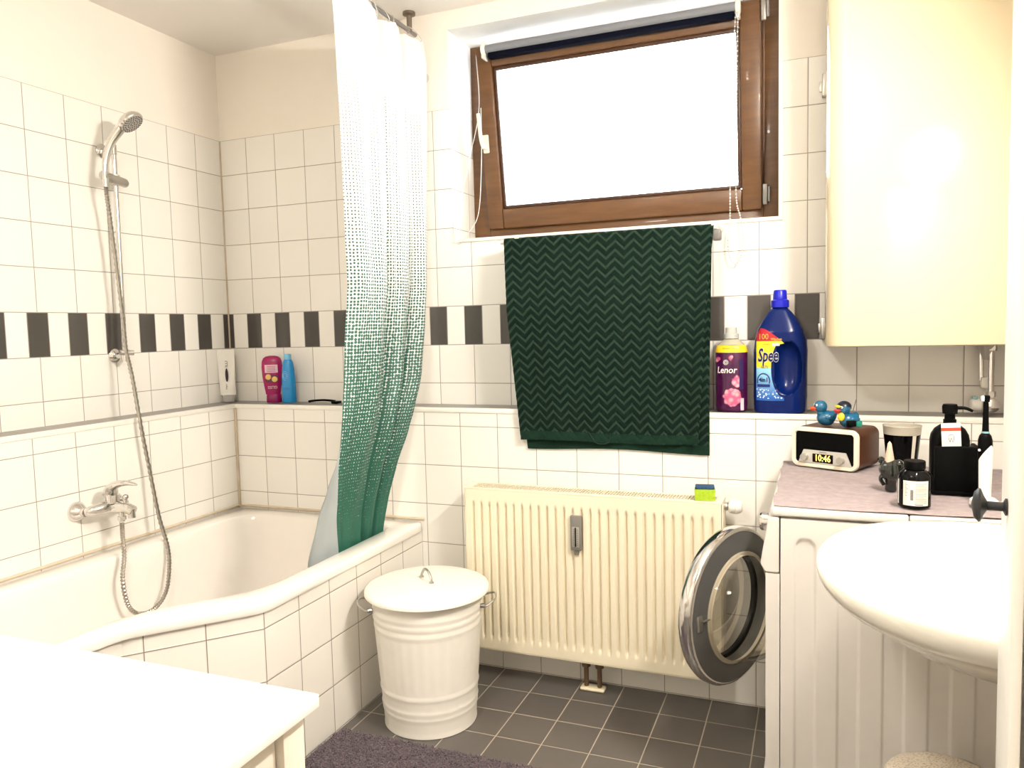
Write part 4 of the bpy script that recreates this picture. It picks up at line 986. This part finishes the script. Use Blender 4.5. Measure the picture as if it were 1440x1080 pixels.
b = B(); grid(b, 24, 80, lambda i, j: (lambda z: lab(-.0760+(.0040 if z < .25 else .004+(z-.25)*.5)+(right_edge(z)+.0720-(0 if z < .25 else (z-.25)*.5))*i, z))(.040+(.234-.050*i**1.8)*j)); lb = obj('front_label', b, lmat(), t, ang=180)
b = mapped(text_bm('Spee', .062, .0004, bold=.0030, shear=.18), lambda x, y, z: lab(-.0360+x*.53, .185+y*.95, .0022)); obj('name_lettering', b, mat('spee_white', (.85, .86, .88), .4), lb)
b = mapped(text_bm('Spee', .062, .0004, bold=.0010, shear=.18), lambda x, y, z: lab(-.0360+x*.53, .185+y*.95, .0036)); obj('name_fill', b, mat('spee_blue', (.006, .015, .16), .4), lb)
b = mapped(text_bm('100', .026, .0003, bold=.0003), lambda x, y, z: lab(-.050+x*.85, .246+y, .0022)); merge(b, mapped(text_bm('Wäschen', .012, .0003, bold=.0002), lambda x, y, z: lab(-.010+x*.75, .238+y, .0022))); obj('count_lettering', b, mat('count_gold', (.90, .62, .15), .4), lb)
b = mapped(text_bm('AKTIV', .014, .0003, shear=.3), lambda x, y, z: lab(-.046+x*.6, .148+y, .0022)); obj('sub_lettering', b, mat('spee_blue', (.006, .015, .16), .4), lb)
b = B(); tube(b, [lab(-.049+.019*math.cos(a), .104+.024*math.sin(a), .0025) for a in [math.radians(-20+220*k/24) for k in range(25)]], .0016, 6); obj('arc_mark', b, mat('spee_blue', (.006, .015, .16), .4), lb)
b = B(); grid(b, 8, 4, lambda i, j: lab(-.069+.040*i, .084+.009*j, .002)); merge(b, mapped(text_bm('4in1', .019, .0003, bold=.0005), lambda x, y, z: lab(-.049+x*.9, .107+y, .0025))); obj('badge', b, mat('spee_blue', (.006, .015, .16), .4), lb)
b = B(); grid(b, 8, 4, lambda i, j: lab(-.022+.022*i, .217+.008*j, .002)); obj('oval_mark', b, mat('spee_white', (.85, .86, .88), .4), lb)
# pink shower gel upside-down bottle
def flat_bottle(t, cx, cy, prof, mat_, sy, name='bottle_body', n=36, e=2.4):
    b = B(); vv = []
    for z, w_ in prof:
        ring_ = []
        for k in range(n):
            a = 2*PI*k/n; c_, s_ = math.cos(a), math.sin(a); ex = 2/e
            ring_.append(b.verts.new((cx+math.copysign(abs(c_)**ex, c_)*w_, cy+math.copysign(abs(s_)**ex, s_)*w_*sy, LG+z)))
        vv.append(ring_)
    for a_, c_ in zip(vv, vv[1:]):
        for k in range(n): b.faces.new((a_[k], a_[(k+1) % n], c_[(k+1) % n], c_[k]))
    b.faces.new(vv[0][::-1]); b.faces.new(vv[-1])
    return obj(name, b, mat_, t, ang=50)
PX, PY = .140, .085
t = thing('shampoo_bottle', 'magenta shampoo bottle standing upside down on its cap', 'bottle', (PX, PY, LG))
MAG = mat('magenta', (.36, .003, .10), .25, coat=.2)
flat_bottle(t, PX-.003, PY, [(.034, .030), (.040, .031), (.07, .036), (.11, .042), (.15, .044), (.175, .042), (.19, .036), (.197, .026), (.200, .012)], MAG, .55)
b = flat_bottle(t, PX, PY, [(0, .030), (.003, .032), (.030, .0305), (.034, .028)], mat('magenta_cap', (.26, .003, .09), .25), .62, 'bottle_cap')
def pf(x, z, off=.0): return (PX-.003+x, PY-.0245*(1-min(.97, abs(x)/.045)**2.4)**(1/2.4)-off, LG+z)
b = B(); grid(b, 12, 4, lambda i, j: pf(-.027+.054*i, .128+.034*j, .0008)); obj('pink_label', b, mat('label_pink', (.78, .50, .60), .4), t)
b = B()
for k in range(4): grid(b, 8, 1, lambda i, j: pf(-.018+.036*i, .133+.007*k+.0018*j, .0014))
obj('label_print', b, mat('print_plum', (.20, .03, .10), .5), t)
b = B(); grid(b, 10, 4, lambda i, j: pf(-.026+.052*i, .088+.030*j, .0008)); obj('dark_panel', b, mat('panel_plum', (.10, .02, .06), .4), t)
b = B()
for x, z in ((-.013, .110), (.013, .100)):
    c = pf(x, z, .002); lathe(b, [(0, .002), (.009, .0015), (.012, 0)], 20, T(*c) @ RX(PI/2))
obj('fruit_print', b, mat('fruit_yellow', (.80, .52, .16), .4), t)
b = mapped(text_bm('GLISS', .017, .0003, bold=.0004), lambda x, y, z: pf(.003-x, .066-y, .001)); obj('name_lettering', b, mat('letter_pink', (.85, .68, .74), .4), t)
t.rotation_euler.z = .50
# blue bottle
PX2, PY2 = .224, .080
t = thing('blue_bottle', 'slim bright blue bottle beside the magenta one', 'bottle', (PX2, PY2, LG))
BLB = mat('bright_blue', (.012, .26, .62), .25, coat=.2)
flat_bottle(t, PX2, PY2, [(0, .027), (.004, .0295), (.06, .0295), (.11, .028), (.145, .025), (.17, .021), (.180, .017), (.183, .015)], BLB, .7, e=2.2)
flat_bottle(t, PX2-.001, PY2, [(.183, .0155), (.198, .0155), (.205, .015), (.207, .012)], mat('cap_light_blue', (.20, .52, .78), .3), .8, 'bottle_cap', e=2.0)
b = B()
for rr in (.008, .014): tube(b, [(PX2-.010+rr*.7*math.cos(2*PI*k/24), PY2-.0212+.0004*rr, LG+.115+rr*1.3*math.sin(2*PI*k/24)) for k in range(25)], .0008, 5)
obj('ring_print', b, mat('print_sky', (.30, .60, .85), .4), t)
b = mapped(text_bm('COOL', .012, .0002), lambda x, y, z: (PX2-.006+x*.8, PY2-.0212-z, LG+.060+y)); obj('lettering', b, mat('print_navy', (.01, .06, .20), .4), t)
t.rotation_euler.z = .45
# white tube
PX3, PY3 = -.094, .072
t = thing('conditioner_tube', 'white tube with dark print standing in the ledge corner', 'tube', (PX3, PY3, LG), 0)
b = B(); vv = []
for z, w_, d_ in ((.030, .028, .019), (.05, .0285, .018), (.10, .030, .014), (.15, .0315, .009), (.20, .0325, .004), (.222, .033, .0012), (.230, .033, .001)):
    w_ *= 1.2; vv.append([b.verts.new((PX3-.003-.012*(z/.23)+w_*math.cos(2*PI*k/32)*.93-d_*.37*math.sin(2*PI*k/32), PY3+w_*.37*math.cos(2*PI*k/32)+d_*.93*math.sin(2*PI*k/32)+.006*(z/.23), LG+z)) for k in range(32)])
for a_, c_ in zip(vv, vv[1:]):
    for k in range(32): b.faces.new((a_[k], a_[(k+1) % 32], c_[(k+1) % 32], c_[k]))
b.faces.new(vv[0][::-1]); b.faces.new(vv[-1]); obj('tube_body', b, WHITEP, t, ang=50)
b = B(); lathe(b, [(0, 0), (.027, 0), (.028, .003), (.0275, .029), (0, .0295)], 32, T(PX3-.003, PY3, LG))
for v in b.verts: v.co.y = PY3+(v.co.y-PY3)*.75
obj('cap', b, mat('cap_silver', (.45, .44, .42), .3), t)
b = B()
vs = sphere(b, (PX3+.004, PY3-.0120, LG+.118), .030, 14, 12, (.26, .10, 1.0))
obj('dark_oval', b, mat('oval_plum', (.03, .015, .03), .4), t)
b = mapped(text_bm('ILLI', .020, .0002), lambda x, y, z: (PX3+.000-y, PY3-.0068-z, LG+.166+x)); merge(b, mapped(text_bm('Hair', .014, .0002), lambda x, y, z: (PX3+.006-y, PY3-.0185-z, LG+.068+x))); obj('lettering', b, mat('ink', (.10, .10, .10), .6), t)
# razor
t = thing('razor', 'black razor lying on the dark ledge beside the curtain', 'razor', (.40, .07, LG))
b = B(); tube(b, cr([(.337, .062, LG+.0075), (.36, .064, LG+.011), (.40, .068, LG+.0135), (.435, .070, LG+.012), (.460, .070, LG+.009)], 6), lambda u: .0065-.001*math.sin(PI*u), 12, sy=.8); obj('handle', b, BLACKP, t)
b = B(); box(b, .455, .480, .050, .090, LG, LG+.010, .002); obj('razor_head', b, BLACKP, t)

# ------------------------------------------------------------------ boiler
bo = thing('wall_boiler', 'tall glossy cream wall-mounted water boiler above the machine', 'water heater', (2.58, -.02, 1.203))
bx0, bx1, by0, by1, bz0, bz1 = 2.333, 2.832, -.205, .120, 1.203, 2.30
def bl(ins, z):
    r = .055; out = []
    w_, d_ = bx1-bx0-2*ins, by1-by0-ins
    cxb = (bx0+bx1)/2
    # front corners rounded, slight bow of the front
    pts = []
    for k in range(9):
        a = PI+PI/2*k/8; pts.append((bx0+ins+r+r*math.cos(a), by0+ins+r+r*math.sin(a)))
    for k in range(9):
        a = 1.5*PI+PI/2*k/8; pts.append((bx1-ins-r+r*math.cos(a), by0+ins+r+r*math.sin(a)))
    pts += [(bx1-ins, by1), (bx0+ins, by1)]
    return [(x, y, z) for x, y in pts]
b = B(); loft(b, [bl(.006, bz0), bl(.001, bz0+.003), bl(0, bz0+.008), bl(0, bz1-.01), bl(.008, bz1)]); obj('tank_shell', b, BOILM, bo, ang=40)
for z in (2.03, 1.255):
    b = B(); box(b, 2.322, 2.338, .118, .146, z-.035, z+.035, .003); box(b, 2.314, 2.326, .137, .146, z-.016, z+.016, .002); obj('wall_bracket', b, BRUSHED, bo)
b = B(); box(b, 2.36, 2.81, .118, .1465, 1.95, 2.03, .002); obj('mounting_plate', b, BRUSHED, bo)
pp = thing('water_pipes', 'chrome valve pipes under the boiler at the wall', 'pipes', (2.79, .08, 1.0))
b = B(); tube(b, [(2.797, .08, 1.198), (2.797, .08, 1.03)], .0085, 14); tube(b, [(2.797, .08, 1.198), (2.797, .08, 1.178)], .015, 6); tube(b, [(2.797, .08, 1.055), (2.797, .08, 1.038)], .014, 6); tube(b, [(2.773, .095, 1.198), (2.775, .095, 1.085)], .006, 10); obj('pipe', b, CHROME, pp)
b = B(); lathe(b, [(.030, 0), (.026, -.012), (.016, -.035), (.012, -.05)], 20, T(2.787, .09, 1.200)); obj('funnel', b, mat('funnel_grey', (.45, .43, .40), .4), pp)
b = B(); box(b, 2.772, 2.790, .08, .10, 1.065, 1.098, .003); obj('safety_valve', b, WHITEP, pp)
b = B(); lathe(b, [(0, 0), (.020, 0), (.022, .004), (.021, .020), (.012, .024), (0, .024)], 24, T(2.799, .085, 1.014) @ RX(PI/2)); tube(b, [(2.799, .146, 1.014), (2.799, .08, 1.014)], .011, 12); obj('stop_valve', b, CHROME, pp)
b = B(); lathe(b, [(0, 0), (.016, 0), (.019, .004), (.019, .026), (.015, .030), (0, .030)], 20, T(2.775, .085, 1.013) @ RY(-PI/2)); obj('valve_handle', b, WHITEP, pp)
b = B(); tube(b, [(2.757, .085, 1.028), (2.757, .085, 1.040)], .008, 10); obj('valve_cap', b, mat('cap_cyan', (.30, .50, .55), .3), pp)

# ------------------------------------------------------------------ washbasin
wb = thing('washbasin', 'large rounded white ceramic washbasin in front of the machine', 'washbasin', (2.62, -1.10, .65))
bc = Vector((2.622, -1.080)); A_, Bq = .312, .34; Bn_ = .325
nb = 96
def bring(bm, s, z, shift=0.0):
    out = []
    for k in range(nb):
        a = 2*PI*k/nb; c_, s_ = math.cos(a), math.sin(a)
        ex = 2/2.15; x = math.copysign(abs(c_)**ex, c_); y = math.copysign(abs(s_)**ex, s_)
        X_ = bc.x+shift+x*A_*s; Y_ = bc.y+y*(Bq if y > 0 else Bn_)*s
        out.append(bm.verts.new((min(X_, XR-.003) if x < .75 or s < .8 else XR-.0005, Y_, z)))
    return out
b = B()
rs = [bring(b, s, z, sh) for s, z, sh in ((.24, .684, .06), (.36, .690, .055), (.52, .706, .04), (.68, .733, .025), (.82, .768, .012), (.885, .784, .006), (.92, .790, .003), (.965, .806, 0), (.990, .820, 0), (1.0, .834, 0), (.992, .843, 0), (.972, .849, 0), (.935, .850, 0), (.895, .846, 0), (.860, .834, 0), (.83, .815, 0), (.77, .785, .0), (.66, .750, .01), (.48, .722, .02), (.28, .708, .03), (.08, .704, .03))]
for a_, c_ in zip(rs, rs[1:]):
    for k in range(nb): b.faces.new((a_[k], a_[(k+1) % nb], c_[(k+1) % nb], c_[k]))
b.faces.new(rs[0][::-1]); b.faces.new(rs[-1])
bmesh.ops.recalc_face_normals(b, faces=b.faces[:])
obj('basin_bowl', b, CERAMIC, wb, ang=70)
b = B(); lathe(b, [(0, .7065), (.018, .7065), (.022, .704)], 20, T(bc.x+.03, bc.y, 0)); obj('drain', b, CHROME, wb)
b = B(); lathe(b, [(.085, .700), (.080, .64), (.06, .60), (0, .59)], 32, T(bc.x+.10, bc.y, 0)); box(b, 2.70, XR, bc.y-.05, bc.y+.05, .62, .70, .01)
obj('trap_cover', b, CERAMIC, wb)

# ------------------------------------------------------------------ small bin peeking at the bottom edge
t = thing('pedal_bin', 'small round bin with speckled beige lid below the washbasin', 'bin', (2.546, -.958, 0))
b = B(); lathe(b, [(0, 0), (.095, 0), (.098, .004), (.108, .335), (.108, .345)], 48, T(2.546, -.958, 0)); obj('bin_body', b, WHITEP, t)
def speck():
    m, nt, bs = new_mat('speckled_beige'); tc = N(nt, 'ShaderNodeTexCoord')
    nz = N(nt, 'ShaderNodeTexNoise'); nz.inputs['Scale'].default_value = 260; nz.inputs['Detail'].default_value = 2; nt.links.new(tc.outputs['Object'], nz.inputs['Vector'])
    c = mixc(nt, maprange(nt, nz.outputs[0], .52, .66, 0, 1), (.66, .58, .47), (.36, .30, .24)); nt.links.new(c, bs.inputs['Base Color']); bs.inputs['Roughness'].default_value = .6
    return m
b = B(); lathe(b, [(.110, .345), (.1125, .354), (.112, .372), (.105, .385), (.086, .393), (.045, .397), (0, .398)], 48, T(2.546, -.958, 0)); obj('bin_lid', b, speck(), t, ang=60)

# ------------------------------------------------------------------ tall cabinet with ajar door (right foreground)
cb = thing('tall_cabinet', 'tall white shelf cabinet at right with its door ajar', 'cabinet', (2.70, -1.64, 0))
cy0, cy1, cx0 = -1.800, -1.476, 2.545
b = B()
box(b, cx0, XR-.004, cy1-.018, cy1, 0, 2.0, .0015); box(b, cx0, XR-.004, cy0, cy0+.018, 0, 2.0, .0015); box(b, XR-.012, XR-.004, cy0, cy1, 0, 2.0); box(b, cx0, XR-.004, cy0, cy1, 2.0, 2.018, .002); box(b, cx0+.01, XR-.012, cy0, cy1, .06, .078, .001)
obj('carcass', b, WHITEL, cb)
for z in (.40, .715, 1.08, 1.42, 1.74):
    b = B(); box(b, cx0+.012, XR-.013, cy0+.018, cy1-.018, z, z+.018, .001); obj('shelf', b, WHITEL, cb)
Hh, Nn = Vector((2.5265, -1.474, 0)), Vector((2.4785, -1.767, 0))
dv = (Nn-Hh).normalized(); nv = Vector((dv.y, -dv.x, 0))   # outer normal towards -X
if nv.x > 0: nv = -nv
Ld = (Nn-Hh).length
Mc = Matrix((( dv.x, nv.x, 0, Hh.x), (dv.y, nv.y, 0, Hh.y), (0, 0, 1, 0), (0, 0, 0, 1)))
b = B(); box(b, 0, Ld, -.010, 0, .05, 2.0, .002, M=Mc)
bmesh.ops.recalc_face_normals(b, faces=b.faces[:])
cdoor = obj('door', b, WHITEL, cb)
b = B(); kp = .80*0+Ld-.115
lathe(b, [(0, 0), (.009, 0), (.009, .002), (.0048, .004), (.0048, .018), (.010, .021), (.0175, .024), (.018, .026), (.014, .030), (0, .033)], 28, Mc @ T(kp, .0005, 1.081) @ RX(-PI/2)); 
bmesh.ops.recalc_face_normals(b, faces=b.faces[:])
obj('knob', b, mat('knob_black', (.018, .018, .020), .45), cdoor, label='black round knob')
bx = thing('storage_basket', 'dark woven box on the cabinet shelf at far right', 'basket', (2.70, -1.64, .733))
b = B()
for k in range(6): box(b, 2.59+.002*(k % 2), 2.81, -1.76, -1.52-.002*(k % 2), .7335+.02*k, .7535+.02*k, .004)
obj('woven_sides', b, mat('dark_wicker', (.035, .02, .025), .8, noise=.4, nscale=90), bx)

# ------------------------------------------------------------------ white table at lower left
tb = thing('side_table', 'white wooden table top filling the lower left corner', 'table', (1.0, -2.1, 0))
TX1, TY1, TZ = 1.695, -1.760, .800
b = B(); box(b, .02, TX1, -2.46, TY1, TZ-.018, TZ, .002); obj('table_top', b, mat('table_white', (.86, .83, .77), .4), tb)
LGM = mat('table_leg_white', (.74, .68, .58), .45)
for x in (.06, TX1-.018-.042):
    for y in (-2.44, TY1-.012-.042): b = B(); box(b, x, x+.042, y, y+.042, 0.0, TZ-.0185, .002); obj('leg', b, LGM, tb)
b = B(); box(b, .10, TX1-.064, TY1-.048, TY1-.030, TZ-.12, TZ-.0185, .001); box(b, TX1-.046, TX1-.030, -2.40, TY1-.056, TZ-.12, TZ-.0185, .001); box(b, .10, TX1-.064, -2.43, -2.412, TZ-.12, TZ-.0185, .001); box(b, .066, .084, -2.40, TY1-.056, TZ-.12, TZ-.0185, .001); obj('apron', b, LGM, tb)

# ------------------------------------------------------------------ shaggy rug
rng = random.Random(3)
b = B(); box(b, .905, 1.80, -1.20, -.605, .0005, .008, .002)
def tuft(x, y, ln):
    a = rng.uniform(0, 2*PI); lean = rng.uniform(.2, 1.0)*ln; wd = .0016
    dx, dy = math.cos(a), math.sin(a); px, py = -dy*wd, dx*wd
    p0 = (x, y, .007); m_ = (x+dx*lean*.4, y+dy*lean*.4, .007+ln*.75); e = (x+dx*lean, y+dy*lean, .007+ln*(.95-.35*lean/ln))
    v = [b.verts.new((p0[0]-px, p0[1]-py, p0[2])), b.verts.new((p0[0]+px, p0[1]+py, p0[2])), b.verts.new((m_[0]+px, m_[1]+py, m_[2])), b.verts.new((m_[0]-px, m_[1]-py, m_[2])), b.verts.new((e[0], e[1], e[2]))]
    b.faces.new((v[0], v[1], v[2], v[3])); b.faces.new((v[3], v[2], v[4]))
for _ in range(26000): tuft(rng.uniform(.908, 1.62), rng.uniform(-.86, -.607), rng.uniform(.012, .020))
for _ in range(5000): tuft(rng.uniform(.908, 1.795), rng.uniform(-1.195, -.607), rng.uniform(.012, .020))
o = obj('bath_rug', b, mat('rug_plum', (.155, .115, .135), .95, noise=.45, nscale=120, sheen=.3), loc=(1.35, -.9, 0), smooth=False); tag(o, 'shaggy greyish purple bath rug on the dark floor tiles', 'rug')

# ------------------------------------------------------------------ wall spots, added ceiling fill lamp and lights
lp = thing('mirror_lamp', 'pair of warm wall spots above the washbasin', 'lamp', (XR, -1.15, 2.11))
b = B(); box(b, XR-.02, XR-.0005, -1.36, -.99, 2.09, 2.13, .004); obj('lamp_base', b, WHITEP, lp)
for y_ in (-1.07, -1.28):
    b = B(); tube(b, [(XR-.02, y_, 2.11), (XR-.055, y_, 2.11)], .008, 10); obj('lamp_arm', b, CHROME, lp)
    b = B(); sphere(b, (XR-.085, y_, 2.11), .032); obj('bulb', b, mat('bulb_glow', (1, .9, .7), .5, emit=((1, .84, .62), 14)), lp)
cl = thing('ceiling_fill_lamp', 'added round ceiling fill lamp out of view', 'lamp', (1.5, -2.3, ZC))  # unseen fixture, added as weak warm fill for the room
b = B(); lathe(b, [(0, -.0005), (.16, -.0005), (.16, -.03), (.12, -.06), (0, -.07)], 40, T(1.5, -2.3, ZC)); obj('fill_lamp_shade', b, mat('fill_shade_glow', (1, .95, .85), .5, emit=((1, .90, .76), 14)), cl)
def area(name, loc, rot, size, power, col, sy=None):
    l = bpy.data.lights.new(name, 'AREA'); l.energy = power; l.color = col; l.size = size
    if sy: l.shape = 'RECTANGLE'; l.size_y = sy
    o = bpy.data.objects.new(name, l); o.location = loc; o.rotation_euler = rot; C.objects.link(o); return o
area('mirror_light', (XR-.125, -1.175, 2.11), (0, math.radians(62), 0), .07, 24, (1, .92, .83), .42)
area('ceiling_fill', (1.5, -2.3, ZC-.085), (0, 0, 0), .30, 14, (1.0, .94, .86))  # emits the fill of the added ceiling fixture
pt = area('window_daylight', (1.59, .60, 2.05), (math.radians(-90), 0, 0), 1.2, 0, (1, 1, 1), .8); pt.data.cycles.is_portal = True
w_ = bpy.data.worlds.new('daylight'); bpy.context.scene.world = w_; w_.use_nodes = True
bg = w_.node_tree.nodes['Background']; bg.inputs[0].default_value = (.90, .96, 1.0, 1); bg.inputs[1].default_value = 13.0

# ------------------------------------------------------------------ camera
cam = bpy.data.cameras.new('camera'); co = bpy.data.objects.new('camera', cam); C.objects.link(co)
co.location = (2.30981, -2.57689, 1.28143); co.rotation_euler = (1.497, .0241, .3788)
cam.sensor_width = 36; cam.lens = 36*1073.2/1440; cam.clip_start = .02
sc = bpy.context.scene; sc.camera = co
sc.view_settings.view_transform = 'Standard'; sc.view_settings.look = 'None'; sc.view_settings.gamma = 1; sc.view_settings.exposure = 1.0; sc.view_settings.use_curve_mapping = False
sc.cycles.max_bounces = 12; sc.cycles.diffuse_bounces = 6; sc.cycles.transparent_max_bounces = 16; sc.cycles.sample_clamp_indirect = 8
